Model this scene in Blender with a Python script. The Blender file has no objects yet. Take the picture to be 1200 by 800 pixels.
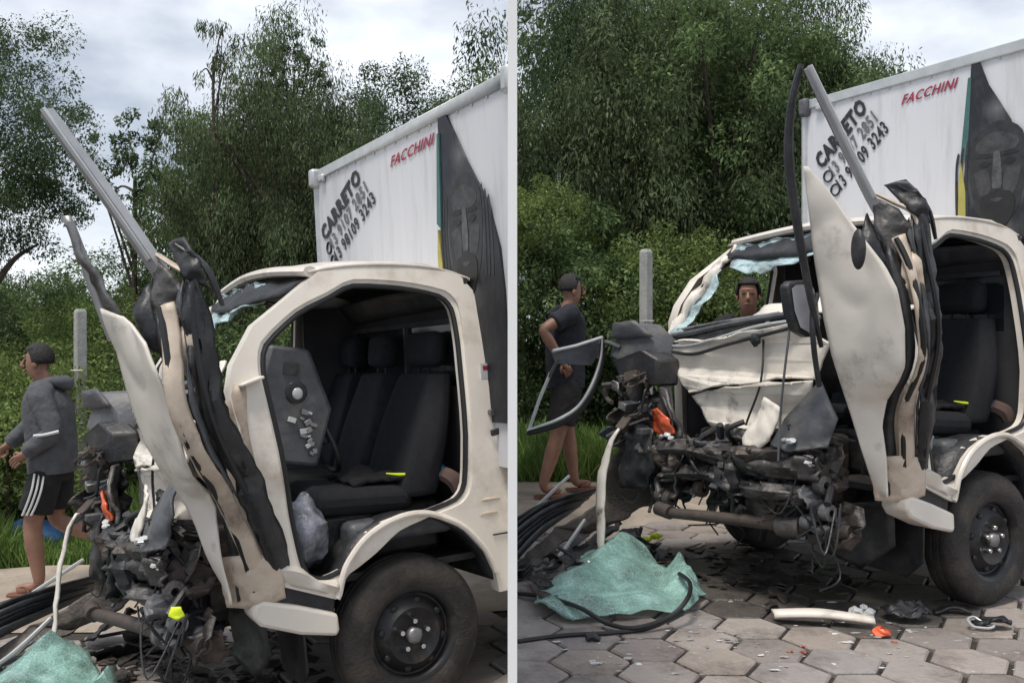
import bpy, bmesh, math, random
import numpy as np
from mathutils import Vector, Matrix, noise
from mathutils.geometry import tessellate_polygon
R = math.radians
SC = bpy.context.scene
C = SC.collection

# ------------------------------------------------------------------ camera, sky, sun, exposure
F, CX, CY, CZ = 1100.0, 600.0, 400.0, 1.58          # photograph pixels (1200 x 800), camera height in metres
cam_d = bpy.data.cameras.new('camera'); cam = bpy.data.objects.new('camera', cam_d); C.objects.link(cam)
cam.location = (0, 0, CZ); cam.rotation_euler = (R(90), 0, 0)
cam_d.sensor_width = 36; cam_d.lens = 36 * F / 1200; cam_d.clip_start = .05; cam_d.clip_end = 500
SC.camera = cam
SUN_EL, SUN_AZ = 68, 215                              # degrees; soft overcast sun behind the camera
w = bpy.data.worlds.new('World'); SC.world = w; w.use_nodes = True
nt = w.node_tree; nt.nodes.clear()
def N(tree, t, **kw):
    n = tree.nodes.new(t)
    for k, v in kw.items(): setattr(n, k, v)
    return n
out = N(nt, 'ShaderNodeOutputWorld')
sky = N(nt, 'ShaderNodeTexSky'); sky.sky_type = 'NISHITA'; sky.sun_disc = False
sky.sun_elevation = R(SUN_EL); sky.sun_rotation = R(SUN_AZ)
bg1 = N(nt, 'ShaderNodeBackground'); bg1.inputs[1].default_value = .11
nt.links.new(sky.outputs[0], bg1.inputs[0])
tc = N(nt, 'ShaderNodeTexCoord')
mp = N(nt, 'ShaderNodeMapping'); mp.inputs['Scale'].default_value = (1.0, 1.0, 2.2)
nz = N(nt, 'ShaderNodeTexNoise'); nz.inputs['Scale'].default_value = 3.3; nz.inputs['Detail'].default_value = 7; nz.inputs['Roughness'].default_value = .52
nt.links.new(tc.outputs['Generated'], mp.inputs[0]); nt.links.new(mp.outputs[0], nz.inputs['Vector'])
cr = N(nt, 'ShaderNodeValToRGB')
cr.color_ramp.elements[0].position = .38; cr.color_ramp.elements[0].color = (.25, .28, .335, 1)
cr.color_ramp.elements[1].position = .64; cr.color_ramp.elements[1].color = (.65, .675, .71, 1)
nt.links.new(nz.outputs['Fac'], cr.inputs[0])
bg2 = N(nt, 'ShaderNodeBackground'); bg2.inputs[1].default_value = .92
nt.links.new(cr.outputs[0], bg2.inputs[0])
mx = N(nt, 'ShaderNodeMixShader'); mx.inputs[0].default_value = .9
nt.links.new(bg1.outputs[0], mx.inputs[1]); nt.links.new(bg2.outputs[0], mx.inputs[2]); nt.links.new(mx.outputs[0], out.inputs[0])
sd = bpy.data.lights.new('sun', 'SUN'); sd.energy = 1.5; sd.angle = R(16); sd.color = (1, .93, .84)
so = bpy.data.objects.new('sun', sd); C.objects.link(so)
az, el = R(SUN_AZ), R(SUN_EL)
so.rotation_euler = Vector((math.sin(az) * math.cos(el), math.cos(az) * math.cos(el), math.sin(el))).to_track_quat('Z', 'Y').to_euler()
vs = SC.view_settings; vs.view_transform = 'Standard'; vs.look = 'None'; vs.gamma = 1; vs.exposure = 0.95; vs.use_curve_mapping = False

# ------------------------------------------------------------------ helpers
def tag(o, label=None, cat=None, group=None, kind=None):
    if label: o['label'] = label
    if cat: o['category'] = cat
    if group: o['group'] = group
    if kind: o['kind'] = kind
    return o
def empty(name, mat=None):
    o = bpy.data.objects.new(name, None); C.objects.link(o); o.empty_display_size = .1
    if mat is not None: o.matrix_world = mat
    return o
_M = {}
def leafy(m, k=.38):
    t = m.node_tree; p = next(n for n in t.nodes if n.type == 'BSDF_PRINCIPLED'); o = next(n for n in t.nodes if n.type == 'OUTPUT_MATERIAL')
    tr = N(t, 'ShaderNodeBsdfTranslucent'); mx_ = N(t, 'ShaderNodeMixShader'); mx_.inputs[0].default_value = k
    src = p.inputs['Base Color'].links[0].from_socket; t.links.new(src, tr.inputs[0]); t.links.new(p.outputs[0], mx_.inputs[1]); t.links.new(tr.outputs[0], mx_.inputs[2]); t.links.new(mx_.outputs[0], o.inputs[0]); return m
def pm(name, col, rough=.6, metal=0., var=.25, scale=6., bump=0., bscale=60., dirt=None, dscale=3., dlo=.5, dhi=.68, spec=.5, coat=0., island=0., trans=0., alpha=1., streak=None):
    if name in _M: return _M[name]
    m = bpy.data.materials.new(name); m.use_nodes = True; t = m.node_tree; t.nodes.clear()
    o = N(t, 'ShaderNodeOutputMaterial'); p = N(t, 'ShaderNodeBsdfPrincipled'); t.links.new(p.outputs[0], o.inputs[0])
    tcn = N(t, 'ShaderNodeTexCoord'); src = tcn.outputs['Object']
    if streak:
        mpn = N(t, 'ShaderNodeMapping'); mpn.inputs['Scale'].default_value = streak; t.links.new(src, mpn.inputs[0]); src = mpn.outputs[0]
    n1 = N(t, 'ShaderNodeTexNoise'); n1.inputs['Scale'].default_value = scale; n1.inputs['Detail'].default_value = 6; n1.inputs['Roughness'].default_value = .6
    t.links.new(src, n1.inputs['Vector'])
    r = N(t, 'ShaderNodeValToRGB')
    lo = [max(0, c * (1 - var)) for c in col]; hi = [min(1, c * (1 + var)) for c in col]
    r.color_ramp.elements[0].position = .3; r.color_ramp.elements[0].color = (*lo, 1)
    r.color_ramp.elements[1].position = .7; r.color_ramp.elements[1].color = (*hi, 1)
    t.links.new(n1.outputs['Fac'], r.inputs[0]); col_out = r.outputs[0]
    if dirt:
        n2 = N(t, 'ShaderNodeTexNoise'); n2.inputs['Scale'].default_value = dscale; n2.inputs['Detail'].default_value = 9; n2.inputs['Roughness'].default_value = .68
        t.links.new(src, n2.inputs['Vector'])
        mr = N(t, 'ShaderNodeMapRange'); mr.inputs[1].default_value = dlo; mr.inputs[2].default_value = dhi
        t.links.new(n2.outputs['Fac'], mr.inputs[0])
        mixn = N(t, 'ShaderNodeMix'); mixn.data_type = 'RGBA'
        t.links.new(mr.outputs[0], mixn.inputs[0]); t.links.new(col_out, mixn.inputs[6]); mixn.inputs[7].default_value = (*dirt, 1)
        col_out = mixn.outputs[2]
    if island:
        g = N(t, 'ShaderNodeNewGeometry'); hs = N(t, 'ShaderNodeHueSaturation')
        mr2 = N(t, 'ShaderNodeMapRange'); mr2.inputs[3].default_value = 1 - island; mr2.inputs[4].default_value = 1 + island
        t.links.new(g.outputs['Random Per Island'], mr2.inputs[0]); t.links.new(mr2.outputs[0], hs.inputs['Value'])
        t.links.new(col_out, hs.inputs['Color']); col_out = hs.outputs[0]
    t.links.new(col_out, p.inputs['Base Color'])
    p.inputs['Roughness'].default_value = rough; p.inputs['Metallic'].default_value = metal
    p.inputs['Specular IOR Level'].default_value = spec; p.inputs['Coat Weight'].default_value = coat
    p.inputs['Transmission Weight'].default_value = trans; p.inputs['Alpha'].default_value = alpha
    if bump:
        n3 = N(t, 'ShaderNodeTexNoise'); n3.inputs['Scale'].default_value = bscale; n3.inputs['Detail'].default_value = 5
        t.links.new(tcn.outputs['Object'], n3.inputs['Vector'])
        b = N(t, 'ShaderNodeBump'); b.inputs['Strength'].default_value = bump; b.inputs['Distance'].default_value = .02
        t.links.new(n3.outputs['Fac'], b.inputs['Height']); t.links.new(b.outputs[0], p.inputs['Normal'])
    _M[name] = m; return m

class MB:
    def __init__(s): s.v = []; s.f = []
    def add(s, vs_, fs):
        k = len(s.v); s.v += [tuple(x) for x in vs_]; s.f += [tuple(i + k for i in f) for f in fs]; return s
    def box(s, c, d, rot=None):
        c = Vector(c); q = []
        for i in range(8):
            p = Vector(((i & 1) - .5, ((i >> 1) & 1) - .5, ((i >> 2) & 1) - .5)); p = Vector((p.x * d[0], p.y * d[1], p.z * d[2]))
            if rot is not None: p = rot @ p
            q.append(c + p)
        return s.add(q, [(0, 2, 3, 1), (4, 5, 7, 6), (0, 1, 5, 4), (2, 6, 7, 3), (0, 4, 6, 2), (1, 3, 7, 5)])
    def tube(s, pts, r, n=8, flat=1., smooth_n=0, cap=True):
        P = [Vector(p) for p in pts]
        if smooth_n: P = catmull(P, smooth_n)
        m = len(P); rr = r if hasattr(r, '__len__') else [r] * m
        if len(rr) != m: rr = list(np.interp(np.linspace(0, 1, m), np.linspace(0, 1, len(rr)), rr))
        up = Vector((0, 0, 1)); vs_ = []; fs = []
        t0 = (P[1] - P[0]).normalized()
        if abs(t0.dot(up)) > .9: up = Vector((0, 1, 0))
        u = t0.cross(up).normalized()
        for i in range(m):
            t = (P[min(i + 1, m - 1)] - P[max(i - 1, 0)]).normalized()
            u = (u - t * u.dot(t)).normalized(); w_ = t.cross(u)
            for k in range(n):
                a = 2 * math.pi * k / n
                vs_.append(P[i] + (u * math.cos(a) + w_ * math.sin(a) * flat) * rr[i])
        for i in range(m - 1):
            for k in range(n):
                a, b = i * n + k, i * n + (k + 1) % n
                fs.append((a, b, b + n, a + n))
        if cap: fs += [tuple(range(n - 1, -1, -1)), tuple(range((m - 1) * n, m * n))]
        return s.add(vs_, fs)
    def prism(s, poly, nvec, thick):
        P = [Vector(p) for p in poly]; d = Vector(nvec).normalized() * thick; n = len(P)
        tri = tessellate_polygon([P])
        fs = [tuple(t) for t in tri] + [tuple(i + n for i in reversed(t)) for t in tri]
        fs += [(i, (i + 1) % n, (i + 1) % n + n, i + n) for i in range(n)]
        return s.add(P + [p + d for p in P], fs)
    def loft(s, curves, nu=14, nv=4, bulge=0., nvec=None, crumple=0., cscale=3., seed=0, lin=False):
        cs = [resample(catmull([Vector(p) for p in c], 6) if len(c) > 2 and not lin else [Vector(p) for p in c], nu) for c in curves]
        rows = []
        for j in range(len(cs) - 1):
            for q in range(nv + (1 if j == len(cs) - 2 else 0)):
                rows.append([a.lerp(b, q / nv) for a, b in zip(cs[j], cs[j + 1])])
        nr = len(rows); nd = Vector(nvec).normalized() if nvec else None
        vs_ = []
        for j, row in enumerate(rows):
            for i, p in enumerate(row):
                t = j / (nr - 1); p = p.copy()
                if nd is not None:
                    p += nd * bulge * 4 * t * (1 - t)
                    if crumple: p += nd * crumple * (.7 * noise.noise(p * cscale + Vector((seed * 3.1, 0, 0))) + .9 * (abs(noise.noise(p * cscale * 1.7 + Vector((seed, 4, 1)))) ** .7 - .4))
                vs_.append(p)
        fs = [(j * nu + i, j * nu + i + 1, (j + 1) * nu + i + 1, (j + 1) * nu + i) for j in range(nr - 1) for i in range(nu - 1)]
        return s.add(vs_, fs)
    def lathe(s, prof, c, axis='y', n=40):
        c = Vector(c); m = len(prof); vs_ = []; fs = []
        for k in range(n):
            a = 2 * math.pi * k / n
            for (r_, h) in prof: vs_.append(c + Vector((r_ * math.cos(a), h, r_ * math.sin(a))))
        for k in range(n):
            for i in range(m - 1):
                a, b = k * m + i, ((k + 1) % n) * m + i
                fs.append((a, a + 1, b + 1, b))
        return s.add(vs_, fs)
    def ball(s, c, r, n=10, m=7, jitter=0., seed=0):
        rn = random.Random(seed); c = Vector(c); r = Vector(r) if hasattr(r, '__len__') else Vector((r, r, r)); vs_ = []; fs = []
        for i in range(m + 1):
            th = math.pi * i / m
            for k in range(n):
                a = 2 * math.pi * k / n; q = 1 + rn.uniform(-jitter, jitter)
                vs_.append(c + Vector((r.x * math.sin(th) * math.cos(a) * q, r.y * math.sin(th) * math.sin(a) * q, r.z * math.cos(th) * q)))
        for i in range(m):
            for k in range(n): fs.append((i * n + k, (i + 1) * n + k, (i + 1) * n + (k + 1) % n, i * n + (k + 1) % n))
        return s.add(vs_, fs)
    def build(s, name, mat, parent=None, smooth=True, solid=0., bevel=0., sub=0, angle=40):
        me = bpy.data.meshes.new(name); me.from_pydata([tuple(v) for v in s.v], [], s.f); me.update()
        bm = bmesh.new(); bm.from_mesh(me); bmesh.ops.remove_doubles(bm, verts=bm.verts, dist=1e-5); bmesh.ops.recalc_face_normals(bm, faces=bm.faces)
        for f in bm.faces: f.smooth = smooth
        if smooth:
            for e in bm.edges:
                if len(e.link_faces) == 2 and e.calc_face_angle(0) > R(angle): e.smooth = False
        bm.to_mesh(me); bm.free()
        me.materials.append(mat)
        o = bpy.data.objects.new(name, me); C.objects.link(o); o.parent = parent
        if solid: md = o.modifiers.new('s', 'SOLIDIFY'); md.thickness = solid; md.offset = 0
        if bevel: md = o.modifiers.new('b', 'BEVEL'); md.width = bevel; md.segments = 2; md.limit_method = 'ANGLE'; md.angle_limit = R(40)
        if sub: md = o.modifiers.new('u', 'SUBSURF'); md.levels = sub; md.render_levels = sub
        return o
def catmull(P, k):
    P = [Vector(p) for p in P]; o = []
    for i in range(len(P) - 1):
        a = P[max(i - 1, 0)]; b = P[i]; c = P[i + 1]; d = P[min(i + 2, len(P) - 1)]
        for j in range(k):
            t = j / k
            o.append(.5 * ((2 * b) + (c - a) * t + (2 * a - 5 * b + 4 * c - d) * t * t + (3 * b - a - 3 * c + d) * t ** 3))
    o.append(P[-1]); return o
def resample(P, n):
    L = [0.]
    for a, b in zip(P, P[1:]): L.append(L[-1] + (b - a).length)
    o = []; j = 0
    for i in range(n):
        s = L[-1] * i / (n - 1)
        while j < len(P) - 2 and L[j + 1] < s: j += 1
        q = (s - L[j]) / max(1e-9, L[j + 1] - L[j]); o.append(P[j].lerp(P[j + 1], min(max(q, 0), 1)))
    return o
def jag(poly, k=3, amp=.012, seed=0):
    rn_ = random.Random(seed); P = [Vector(p) for p in poly]; o = []
    for a, b in zip(P, P[1:] + P[:1]):
        for j in range(k):
            q = a.lerp(b, j / k); o.append(q + Vector((rn_.uniform(-amp, amp), rn_.uniform(-amp, amp), rn_.uniform(-amp, amp))) * (1 if j else .3))
    return o
def sheet(poly, nvec, cuts=3, crumple=.02, cscale=4., seed=0, curve=0., crease=0.):
    """crumpled sheet metal: an outlined polygon, finely divided and dented"""
    mb = MB(); P = [Vector(p) for p in poly]
    bm = bmesh.new(); V = [bm.verts.new(p) for p in P]
    for t in tessellate_polygon([P]): bm.faces.new([V[i] for i in t])
    for _ in range(cuts): bmesh.ops.subdivide_edges(bm, edges=bm.edges[:], cuts=1, use_grid_fill=True)
    n = Vector(nvec).normalized(); c = sum(P, Vector()) / len(P); rad = max((p - c).length for p in P)
    for v in bm.verts:
        d = (v.co - c).length / rad
        v.co += n * (crumple * (noise.noise(v.co * cscale + Vector((seed * 7.3, 1, 2))) + .4 * noise.noise(v.co * cscale * 3 + Vector((seed, 5, 2)))) + curve * (1 - d * d))
        if crease: v.co += n * crease * (abs(noise.noise(v.co * Vector((1, 1, .55)) * cscale * .8 + Vector((seed, 9, 4)))) ** .7 - .5 + .5 * abs(noise.noise(v.co * cscale * 2.2 + Vector((3, seed, 1)))))
    bm.verts.index_update()
    mb.add([v.co.copy() for v in bm.verts], [[v.index for v in f.verts] for f in bm.faces]); bm.free(); return mb

# ------------------------------------------------------------------ where each truck stands (hub of the near front wheel, yaw, road cross-fall)
SLOPE = math.tan(R(3)); ZR = .275
def gz(x): return SLOPE * (x + .39) if x < 0 else ZR
class Pose:
    def __init__(s, hx, hy, gz_, th, roll):
        s.Rm = Matrix.Rotation(R(-roll), 3, 'Y') @ Matrix.Rotation(math.pi + R(th), 3, 'Z')
        s.t = Vector((hx, hy, gz_)) - s.Rm @ Vector((0, .83, 0))
        s.M = Matrix.Translation(s.t) @ s.Rm.to_4x4(); s.I = s.M.inverted()
    def un(s, x, y, axis, val):
        d = Vector(((x - CX) / F, 1, -(y - CY) / F)); dl = s.Rm.transposed() @ d; ol = s.I @ Vector((0, 0, CZ))
        return ol + dl * ((val - ol[axis]) / dl[axis])
PA = Pose(-.39, 3.99, 0, 31.5, 3.0)
PB = Pose(2.375, 4.6, ZR, 30, 0)
def at(x, y, D): return Vector(((x - CX) / F * D, D, CZ - (y - CY) / F * D))
def ground_at(x, y, dz=0.):
    """the point of the ground that a pixel sees"""
    for _ in range(1):
        a = (x - CX) / F; b = -(y - CY) / F
        D = (.39 * SLOPE - CZ + dz) / (b - SLOPE * a) if x < CX else (ZR + dz - CZ) / b
    return Vector((a * D, D, CZ + b * D))

# ------------------------------------------------------------------ materials
paint = pm('white_paint', (.76, .705, .63), .38, var=.05, scale=5, dirt=(.33, .25, .17), dscale=2.6, dlo=.52, dhi=.80, coat=.25, bump=.08, bscale=9)
paint_bad = pm('scraped_white_paint', (.75, .70, .625), .45, var=.08, scale=7, dirt=(.12, .10, .085), dscale=5.5, dlo=.57, dhi=.72, bump=.25, bscale=14)
paint_door = pm('dented_white_paint', (.76, .71, .635), .4, var=.06, scale=5, dirt=(.20, .16, .12), dscale=3.4, dlo=.55, dhi=.78, coat=.2, bump=.12, bscale=10)
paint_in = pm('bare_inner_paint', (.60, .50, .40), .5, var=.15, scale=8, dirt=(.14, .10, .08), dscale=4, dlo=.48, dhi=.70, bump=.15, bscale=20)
box_white = pm('box_white', (.63, .64, .665), .45, var=.04, scale=1.5, dirt=(.40, .385, .36), dscale=2.2, dlo=.5, dhi=.85, streak=(1, 4, .45))
alu = pm('aluminium_rail', (.50, .52, .52), .42, .35, var=.12, scale=12)
black = pm('black_plastic', (.018, .019, .022), .45, var=.5, scale=9, bump=.2, bscale=40, dirt=(.07, .065, .06), dscale=6, dlo=.5, dhi=.75)
grey_pl = pm('grey_plastic', (.075, .08, .09), .5, var=.35, scale=9, bump=.15, bscale=40, dirt=(.16, .15, .135), dscale=5, dlo=.5, dhi=.75)
rubber = pm('tyre_rubber', (.022, .020, .019), .75, var=.3, scale=10, bump=.3, bscale=70, dirt=(.075, .062, .05), dscale=5, dlo=.45, dhi=.8)
seal = pm('rubber_seal', (.012, .012, .013), .5, var=.3)
steelblk = pm('black_steel_rim', (.016, .017, .019), .42, .3, var=.4, dirt=(.07, .06, .05), dscale=9, dlo=.5, dhi=.75)
chrome = pm('bright_steel', (.62, .62, .62), .25, 1., var=.15)
steel = pm('dull_steel', (.30, .30, .30), .42, .8, var=.35, scale=10, dirt=(.08, .06, .045), dscale=6, dlo=.5, dhi=.7)
silver = pm('silver_bar', (.40, .40, .41), .45, .45, var=.15, scale=8)
grime = pm('oily_metal', (.055, .05, .047), .5, .35, var=.6, scale=12, bump=.5, bscale=30, dirt=(.14, .105, .08), dscale=7, dlo=.5, dhi=.72)
grime2 = pm('grey_cast_metal', (.12, .115, .112), .5, .4, var=.5, scale=10, bump=.5, bscale=30, dirt=(.035, .03, .028), dscale=5, dlo=.45, dhi=.65)
rust = pm('rusty_brown_metal', (.085, .066, .056), .7, .1, var=.4, scale=9, bump=.4, bscale=30, dirt=(.05, .042, .038), dscale=4, dlo=.45, dhi=.65)
fabric = pm('dark_seat_fabric', (.019, .021, .027), .9, var=.35, scale=30, bump=.35, bscale=240)
fabric2 = pm('black_seat_fabric', (.011, .012, .015), .9, var=.35, scale=30, bump=.3, bscale=240)
liner = pm('grey_headliner', (.05, .05, .055), .9, var=.2)
orange = pm('orange_lens', (.62, .10, .03), .25, var=.4, scale=12, coat=.5, dirt=(.25, .03, .02), dscale=8)
lens = pm('clear_lens', (.55, .56, .56), .12, var=.2, coat=.6)
yellow = pm('hi_vis_yellow', (.68, .82, .02), .6, var=.2)
blue = pm('blue_cloth', (.03, .22, .48), .8, var=.25)
tarpblue = pm('blue_tarp', (.04, .11, .26), .6, var=.3)
bagm = pm('clear_plastic_bag', (.20, .21, .25), .25, var=.6, scale=14, bump=.8, bscale=22)
red_ink = pm('red_print', (.30, .02, .06), .5, var=.25, scale=20)
black_ink = pm('black_print', (.02, .02, .022), .5, var=.2)
grey_ink = pm('grey_print', (.13, .13, .14), .5, var=.3, scale=25)
dividerm = pm('divider_white', (.86, .86, .86), .8, var=.02)
soil = pm('soil', (.10, .082, .062), .95, var=.35, scale=3, bump=.6, bscale=18, dirt=(.05, .055, .03), dscale=1.5)
sand = pm('packed_sand', (.34, .285, .23), .95, var=.2, scale=2.2, bump=.5, bscale=25, dirt=(.22, .185, .145), dscale=3.5)
stone = pm('concrete_paver', (.325, .292, .272), .85, var=.16, scale=5, bump=.45, bscale=45, dirt=(.12, .10, .088), dscale=3.2, dlo=.48, dhi=.72)
concrete = pm('concrete_post', (.34, .34, .32), .9, var=.2, scale=9, bump=.4)
bark = pm('bark', (.07, .055, .042), .95, var=.4, scale=14, bump=.8, bscale=25)
leafA = leafy(pm('leaf_dark', (.090, .132, .066), .85, spec=.12, var=.7, scale=1.3, island=.4))
leafB = leafy(pm('leaf_mid', (.130, .188, .078), .85, spec=.12, var=.7, scale=1.4, island=.4))
leafC = leafy(pm('leaf_bright', (.18, .24, .08), .85, spec=.12, var=.45, scale=1.8, island=.4))
leafD = leafy(pm('leaf_olive', (.122, .160, .080), .85, spec=.12, var=.7, scale=1.2, island=.45))
grassm = leafy(pm('grass', (.135, .215, .05), .7, var=.4, scale=1.4, island=.4))
skin = pm('skin', (.27, .145, .098), .5, var=.2, scale=9, bump=.15, bscale=50, dirt=(.20, .095, .065), dscale=6)
hairm = pm('dark_hair', (.012, .010, .009), .6, var=.4, scale=60, bump=.6, bscale=120)
navy = pm('navy_cloth', (.016, .018, .026), .9, var=.35, scale=14, bump=1.0, bscale=14)
blackc = pm('black_cloth', (.012, .012, .014), .9, var=.35, scale=14, bump=1.0, bscale=14)
hood = pm('grey_hoodie', (.085, .088, .098), .95, var=.25, scale=14, bump=1.0, bscale=13)
whitec = pm('white_stripe', (.6, .6, .6), .8, var=.08)
flip = pm('flip_flop_rubber', (.20, .07, .045), .7, var=.2)
eyew = pm('eye', (.03, .025, .02), .3, var=.1)
green_ink = pm('green_print', (.05, .14, .13), .5, var=.3)
yellow_ink = pm('yellow_print', (.40, .36, .09), .5, var=.25)

def glass_mat(name, col, alpha, rough, crack):
    """crazed laminated glass: pale crack webs on see-through tinted facets"""
    m = bpy.data.materials.new(name); m.use_nodes = True; t = m.node_tree; p = t.nodes['Principled BSDF']
    tcn = N(t, 'ShaderNodeTexCoord')
    n0 = N(t, 'ShaderNodeTexNoise'); n0.inputs['Scale'].default_value = 9; n0.inputs['Detail'].default_value = 3
    ad = N(t, 'ShaderNodeMix'); ad.data_type = 'RGBA'; ad.blend_type = 'ADD'; ad.inputs[0].default_value = .06; t.links.new(tcn.outputs['Object'], n0.inputs['Vector']); t.links.new(tcn.outputs['Object'], ad.inputs[6]); t.links.new(n0.outputs['Color'], ad.inputs[7])
    def web(sc, wd):
        v = N(t, 'ShaderNodeTexVoronoi'); v.feature = 'DISTANCE_TO_EDGE'; v.inputs['Scale'].default_value = sc; t.links.new(ad.outputs[2], v.inputs['Vector'])
        r_ = N(t, 'ShaderNodeMapRange'); r_.inputs[1].default_value = 0; r_.inputs[2].default_value = wd; r_.inputs[3].default_value = 1; r_.inputs[4].default_value = 0; t.links.new(v.outputs['Distance'], r_.inputs[0]); return r_.outputs[0]
    w1, w2 = web(crack, .06), web(crack * .3, .03)
    mxm = N(t, 'ShaderNodeMath', operation='MAXIMUM'); t.links.new(w1, mxm.inputs[0]); t.links.new(w2, mxm.inputs[1])
    n1 = N(t, 'ShaderNodeTexNoise'); n1.inputs['Scale'].default_value = 5; n1.inputs['Detail'].default_value = 8; n1.inputs['Roughness'].default_value = .65; t.links.new(tcn.outputs['Object'], n1.inputs['Vector'])
    r = N(t, 'ShaderNodeValToRGB'); e = r.color_ramp.elements
    e[0].position = .40; e[0].color = (*[c * .25 for c in col], 1); e[1].position = .62; e[1].color = (*[min(1, c * 1.25) for c in col], 1); t.links.new(n1.outputs['Fac'], r.inputs[0])
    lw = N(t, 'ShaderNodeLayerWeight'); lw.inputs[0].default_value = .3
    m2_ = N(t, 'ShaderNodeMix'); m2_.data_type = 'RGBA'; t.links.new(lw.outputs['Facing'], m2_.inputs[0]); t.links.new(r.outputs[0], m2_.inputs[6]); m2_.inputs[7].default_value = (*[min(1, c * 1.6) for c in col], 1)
    mi = N(t, 'ShaderNodeMix'); mi.data_type = 'RGBA'; cf = N(t, 'ShaderNodeMath', operation='MULTIPLY'); cf.inputs[1].default_value = .26; t.links.new(mxm.outputs[0], cf.inputs[0])
    t.links.new(cf.outputs[0], mi.inputs[0]); t.links.new(m2_.outputs[2], mi.inputs[6]); mi.inputs[7].default_value = (.62, .78, .72, 1); t.links.new(mi.outputs[2], p.inputs['Base Color'])
    al = N(t, 'ShaderNodeMapRange'); al.inputs[3].default_value = alpha; al.inputs[4].default_value = 1; t.links.new(mxm.outputs[0], al.inputs[0]); t.links.new(al.outputs[0], p.inputs['Alpha'])
    v3 = N(t, 'ShaderNodeTexVoronoi'); v3.inputs['Scale'].default_value = crack; t.links.new(ad.outputs[2], v3.inputs['Vector'])
    b = N(t, 'ShaderNodeBump'); b.inputs['Strength'].default_value = .22; b.inputs['Distance'].default_value = .01; t.links.new(v3.outputs['Distance'], b.inputs['Height']); t.links.new(b.outputs[0], p.inputs['Normal'])
    p.inputs['Roughness'].default_value = rough; p.inputs['Coat Weight'].default_value = .6; p.inputs['Coat Roughness'].default_value = .08
    return m
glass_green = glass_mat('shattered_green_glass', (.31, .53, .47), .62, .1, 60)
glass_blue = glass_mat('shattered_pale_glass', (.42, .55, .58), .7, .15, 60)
glass_win = pm('dark_window', (.03, .034, .04), .08, var=.2, alpha=.55)

def art_mat(oy, oz):
    """flat printed portrait: soft pale patches of a bearded face on a dark ground"""
    m = bpy.data.materials.new('printed_portrait'); m.use_nodes = True; t = m.node_tree; p = t.nodes['Principled BSDF']
    tcn = N(t, 'ShaderNodeTexCoord'); acc = None
    def blob(c, s, k):
        nonlocal acc
        mp_ = N(t, 'ShaderNodeMapping'); mp_.vector_type = 'TEXTURE'
        mp_.inputs['Location'].default_value = c; mp_.inputs['Scale'].default_value = s
        t.links.new(tcn.outputs['Object'], mp_.inputs[0])
        g = N(t, 'ShaderNodeTexGradient'); g.gradient_type = 'QUADRATIC_SPHERE'; t.links.new(mp_.outputs[0], g.inputs[0])
        a = N(t, 'ShaderNodeMath', operation='MULTIPLY'); a.inputs[1].default_value = k; t.links.new(g.outputs['Fac'], a.inputs[0])
        if acc is None: acc = a.outputs[0]
        else:
            q = N(t, 'ShaderNodeMath', operation='ADD'); t.links.new(acc, q.inputs[0]); t.links.new(a.outputs[0], q.inputs[1]); acc = q.outputs[0]
    for (by, bz), (sy, sz), k in [((-.10, -.02), (.11, .20), 1.0), ((.13, -.02), (.11, .20), 1.0), ((.01, .02), (.05, .26), 1.5), ((.02, .20), (.22, .13), .6), ((0, .36), (.13, .12), .7), ((.02, -.30), (.2, .12), .5), ((-.11, .115), (.07, .02), -1.0), ((.13, .115), (.07, .02), -1.0), ((.02, -.15), (.12, .03), -.9)]:
        blob((-.44, oy + by, oz + bz), (.5, sy, sz), k)
    n1 = N(t, 'ShaderNodeTexNoise'); n1.inputs['Scale'].default_value = 9; n1.inputs['Detail'].default_value = 10; n1.inputs['Roughness'].default_value = .7; n1.inputs['Distortion'].default_value = 1.2
    mp2 = N(t, 'ShaderNodeMapping'); mp2.inputs['Scale'].default_value = (1, 2.2, .9); t.links.new(tcn.outputs['Object'], mp2.inputs[0]); t.links.new(mp2.outputs[0], n1.inputs['Vector'])
    mm = N(t, 'ShaderNodeMath', operation='MULTIPLY_ADD'); t.links.new(n1.outputs['Fac'], mm.inputs[0]); mm.inputs[1].default_value = .55
    t.links.new(acc, mm.inputs[2])
    r = N(t, 'ShaderNodeValToRGB'); e = r.color_ramp.elements
    e[0].position = .27; e[0].color = (.009, .011, .017, 1); e[1].position = 1.05; e[1].color = (.15, .153, .158, 1)
    t.links.new(mm.outputs[0], r.inputs[0]); t.links.new(r.outputs[0], p.inputs['Base Color']); p.inputs['Roughness'].default_value = .5
    return m
artm = {'A': art_mat(.64, 2.08), 'B': art_mat(.55, 2.20)}

# ------------------------------------------------------------------ the setting: ground, path, pavers, added divider
def profile_sheet(name, mat, y0, y1, dz, x0=-60, x1=60, ny=40, wob=0., seed=0):
    xs = [x for x in (x0, -30, -14, -8, -6, -5, -4, -3, -2, -1, -.0125, .0145, 1, 2, 3, 4, 5, 6, 8, 14, 30, x1)]
    ys = list(np.linspace(y0, y1, ny)); mb = MB(); vs_ = []
    for j, y in enumerate(ys):
        for x in xs:
            yy = y + (wob * noise.noise(Vector((x * .5, seed, y * .1))) if j in (0, ny - 1) else 0)
            vs_.append((x, yy, (SLOPE * (max(x, -12) + .39) if x < 0 else ZR) + dz))
    n = len(xs)
    mb.add(vs_, [(j * n + i, j * n + i + 1, (j + 1) * n + i + 1, (j + 1) * n + i) for j in range(len(ys) - 1) for i in range(n - 1)])
    return tag(mb.build(name, mat, smooth=False), kind='structure')
ground = profile_sheet('ground', soil, -20, 140, -.03, ny=8)
ground['label'] = 'bare soil under the road, path and trees'
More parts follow.
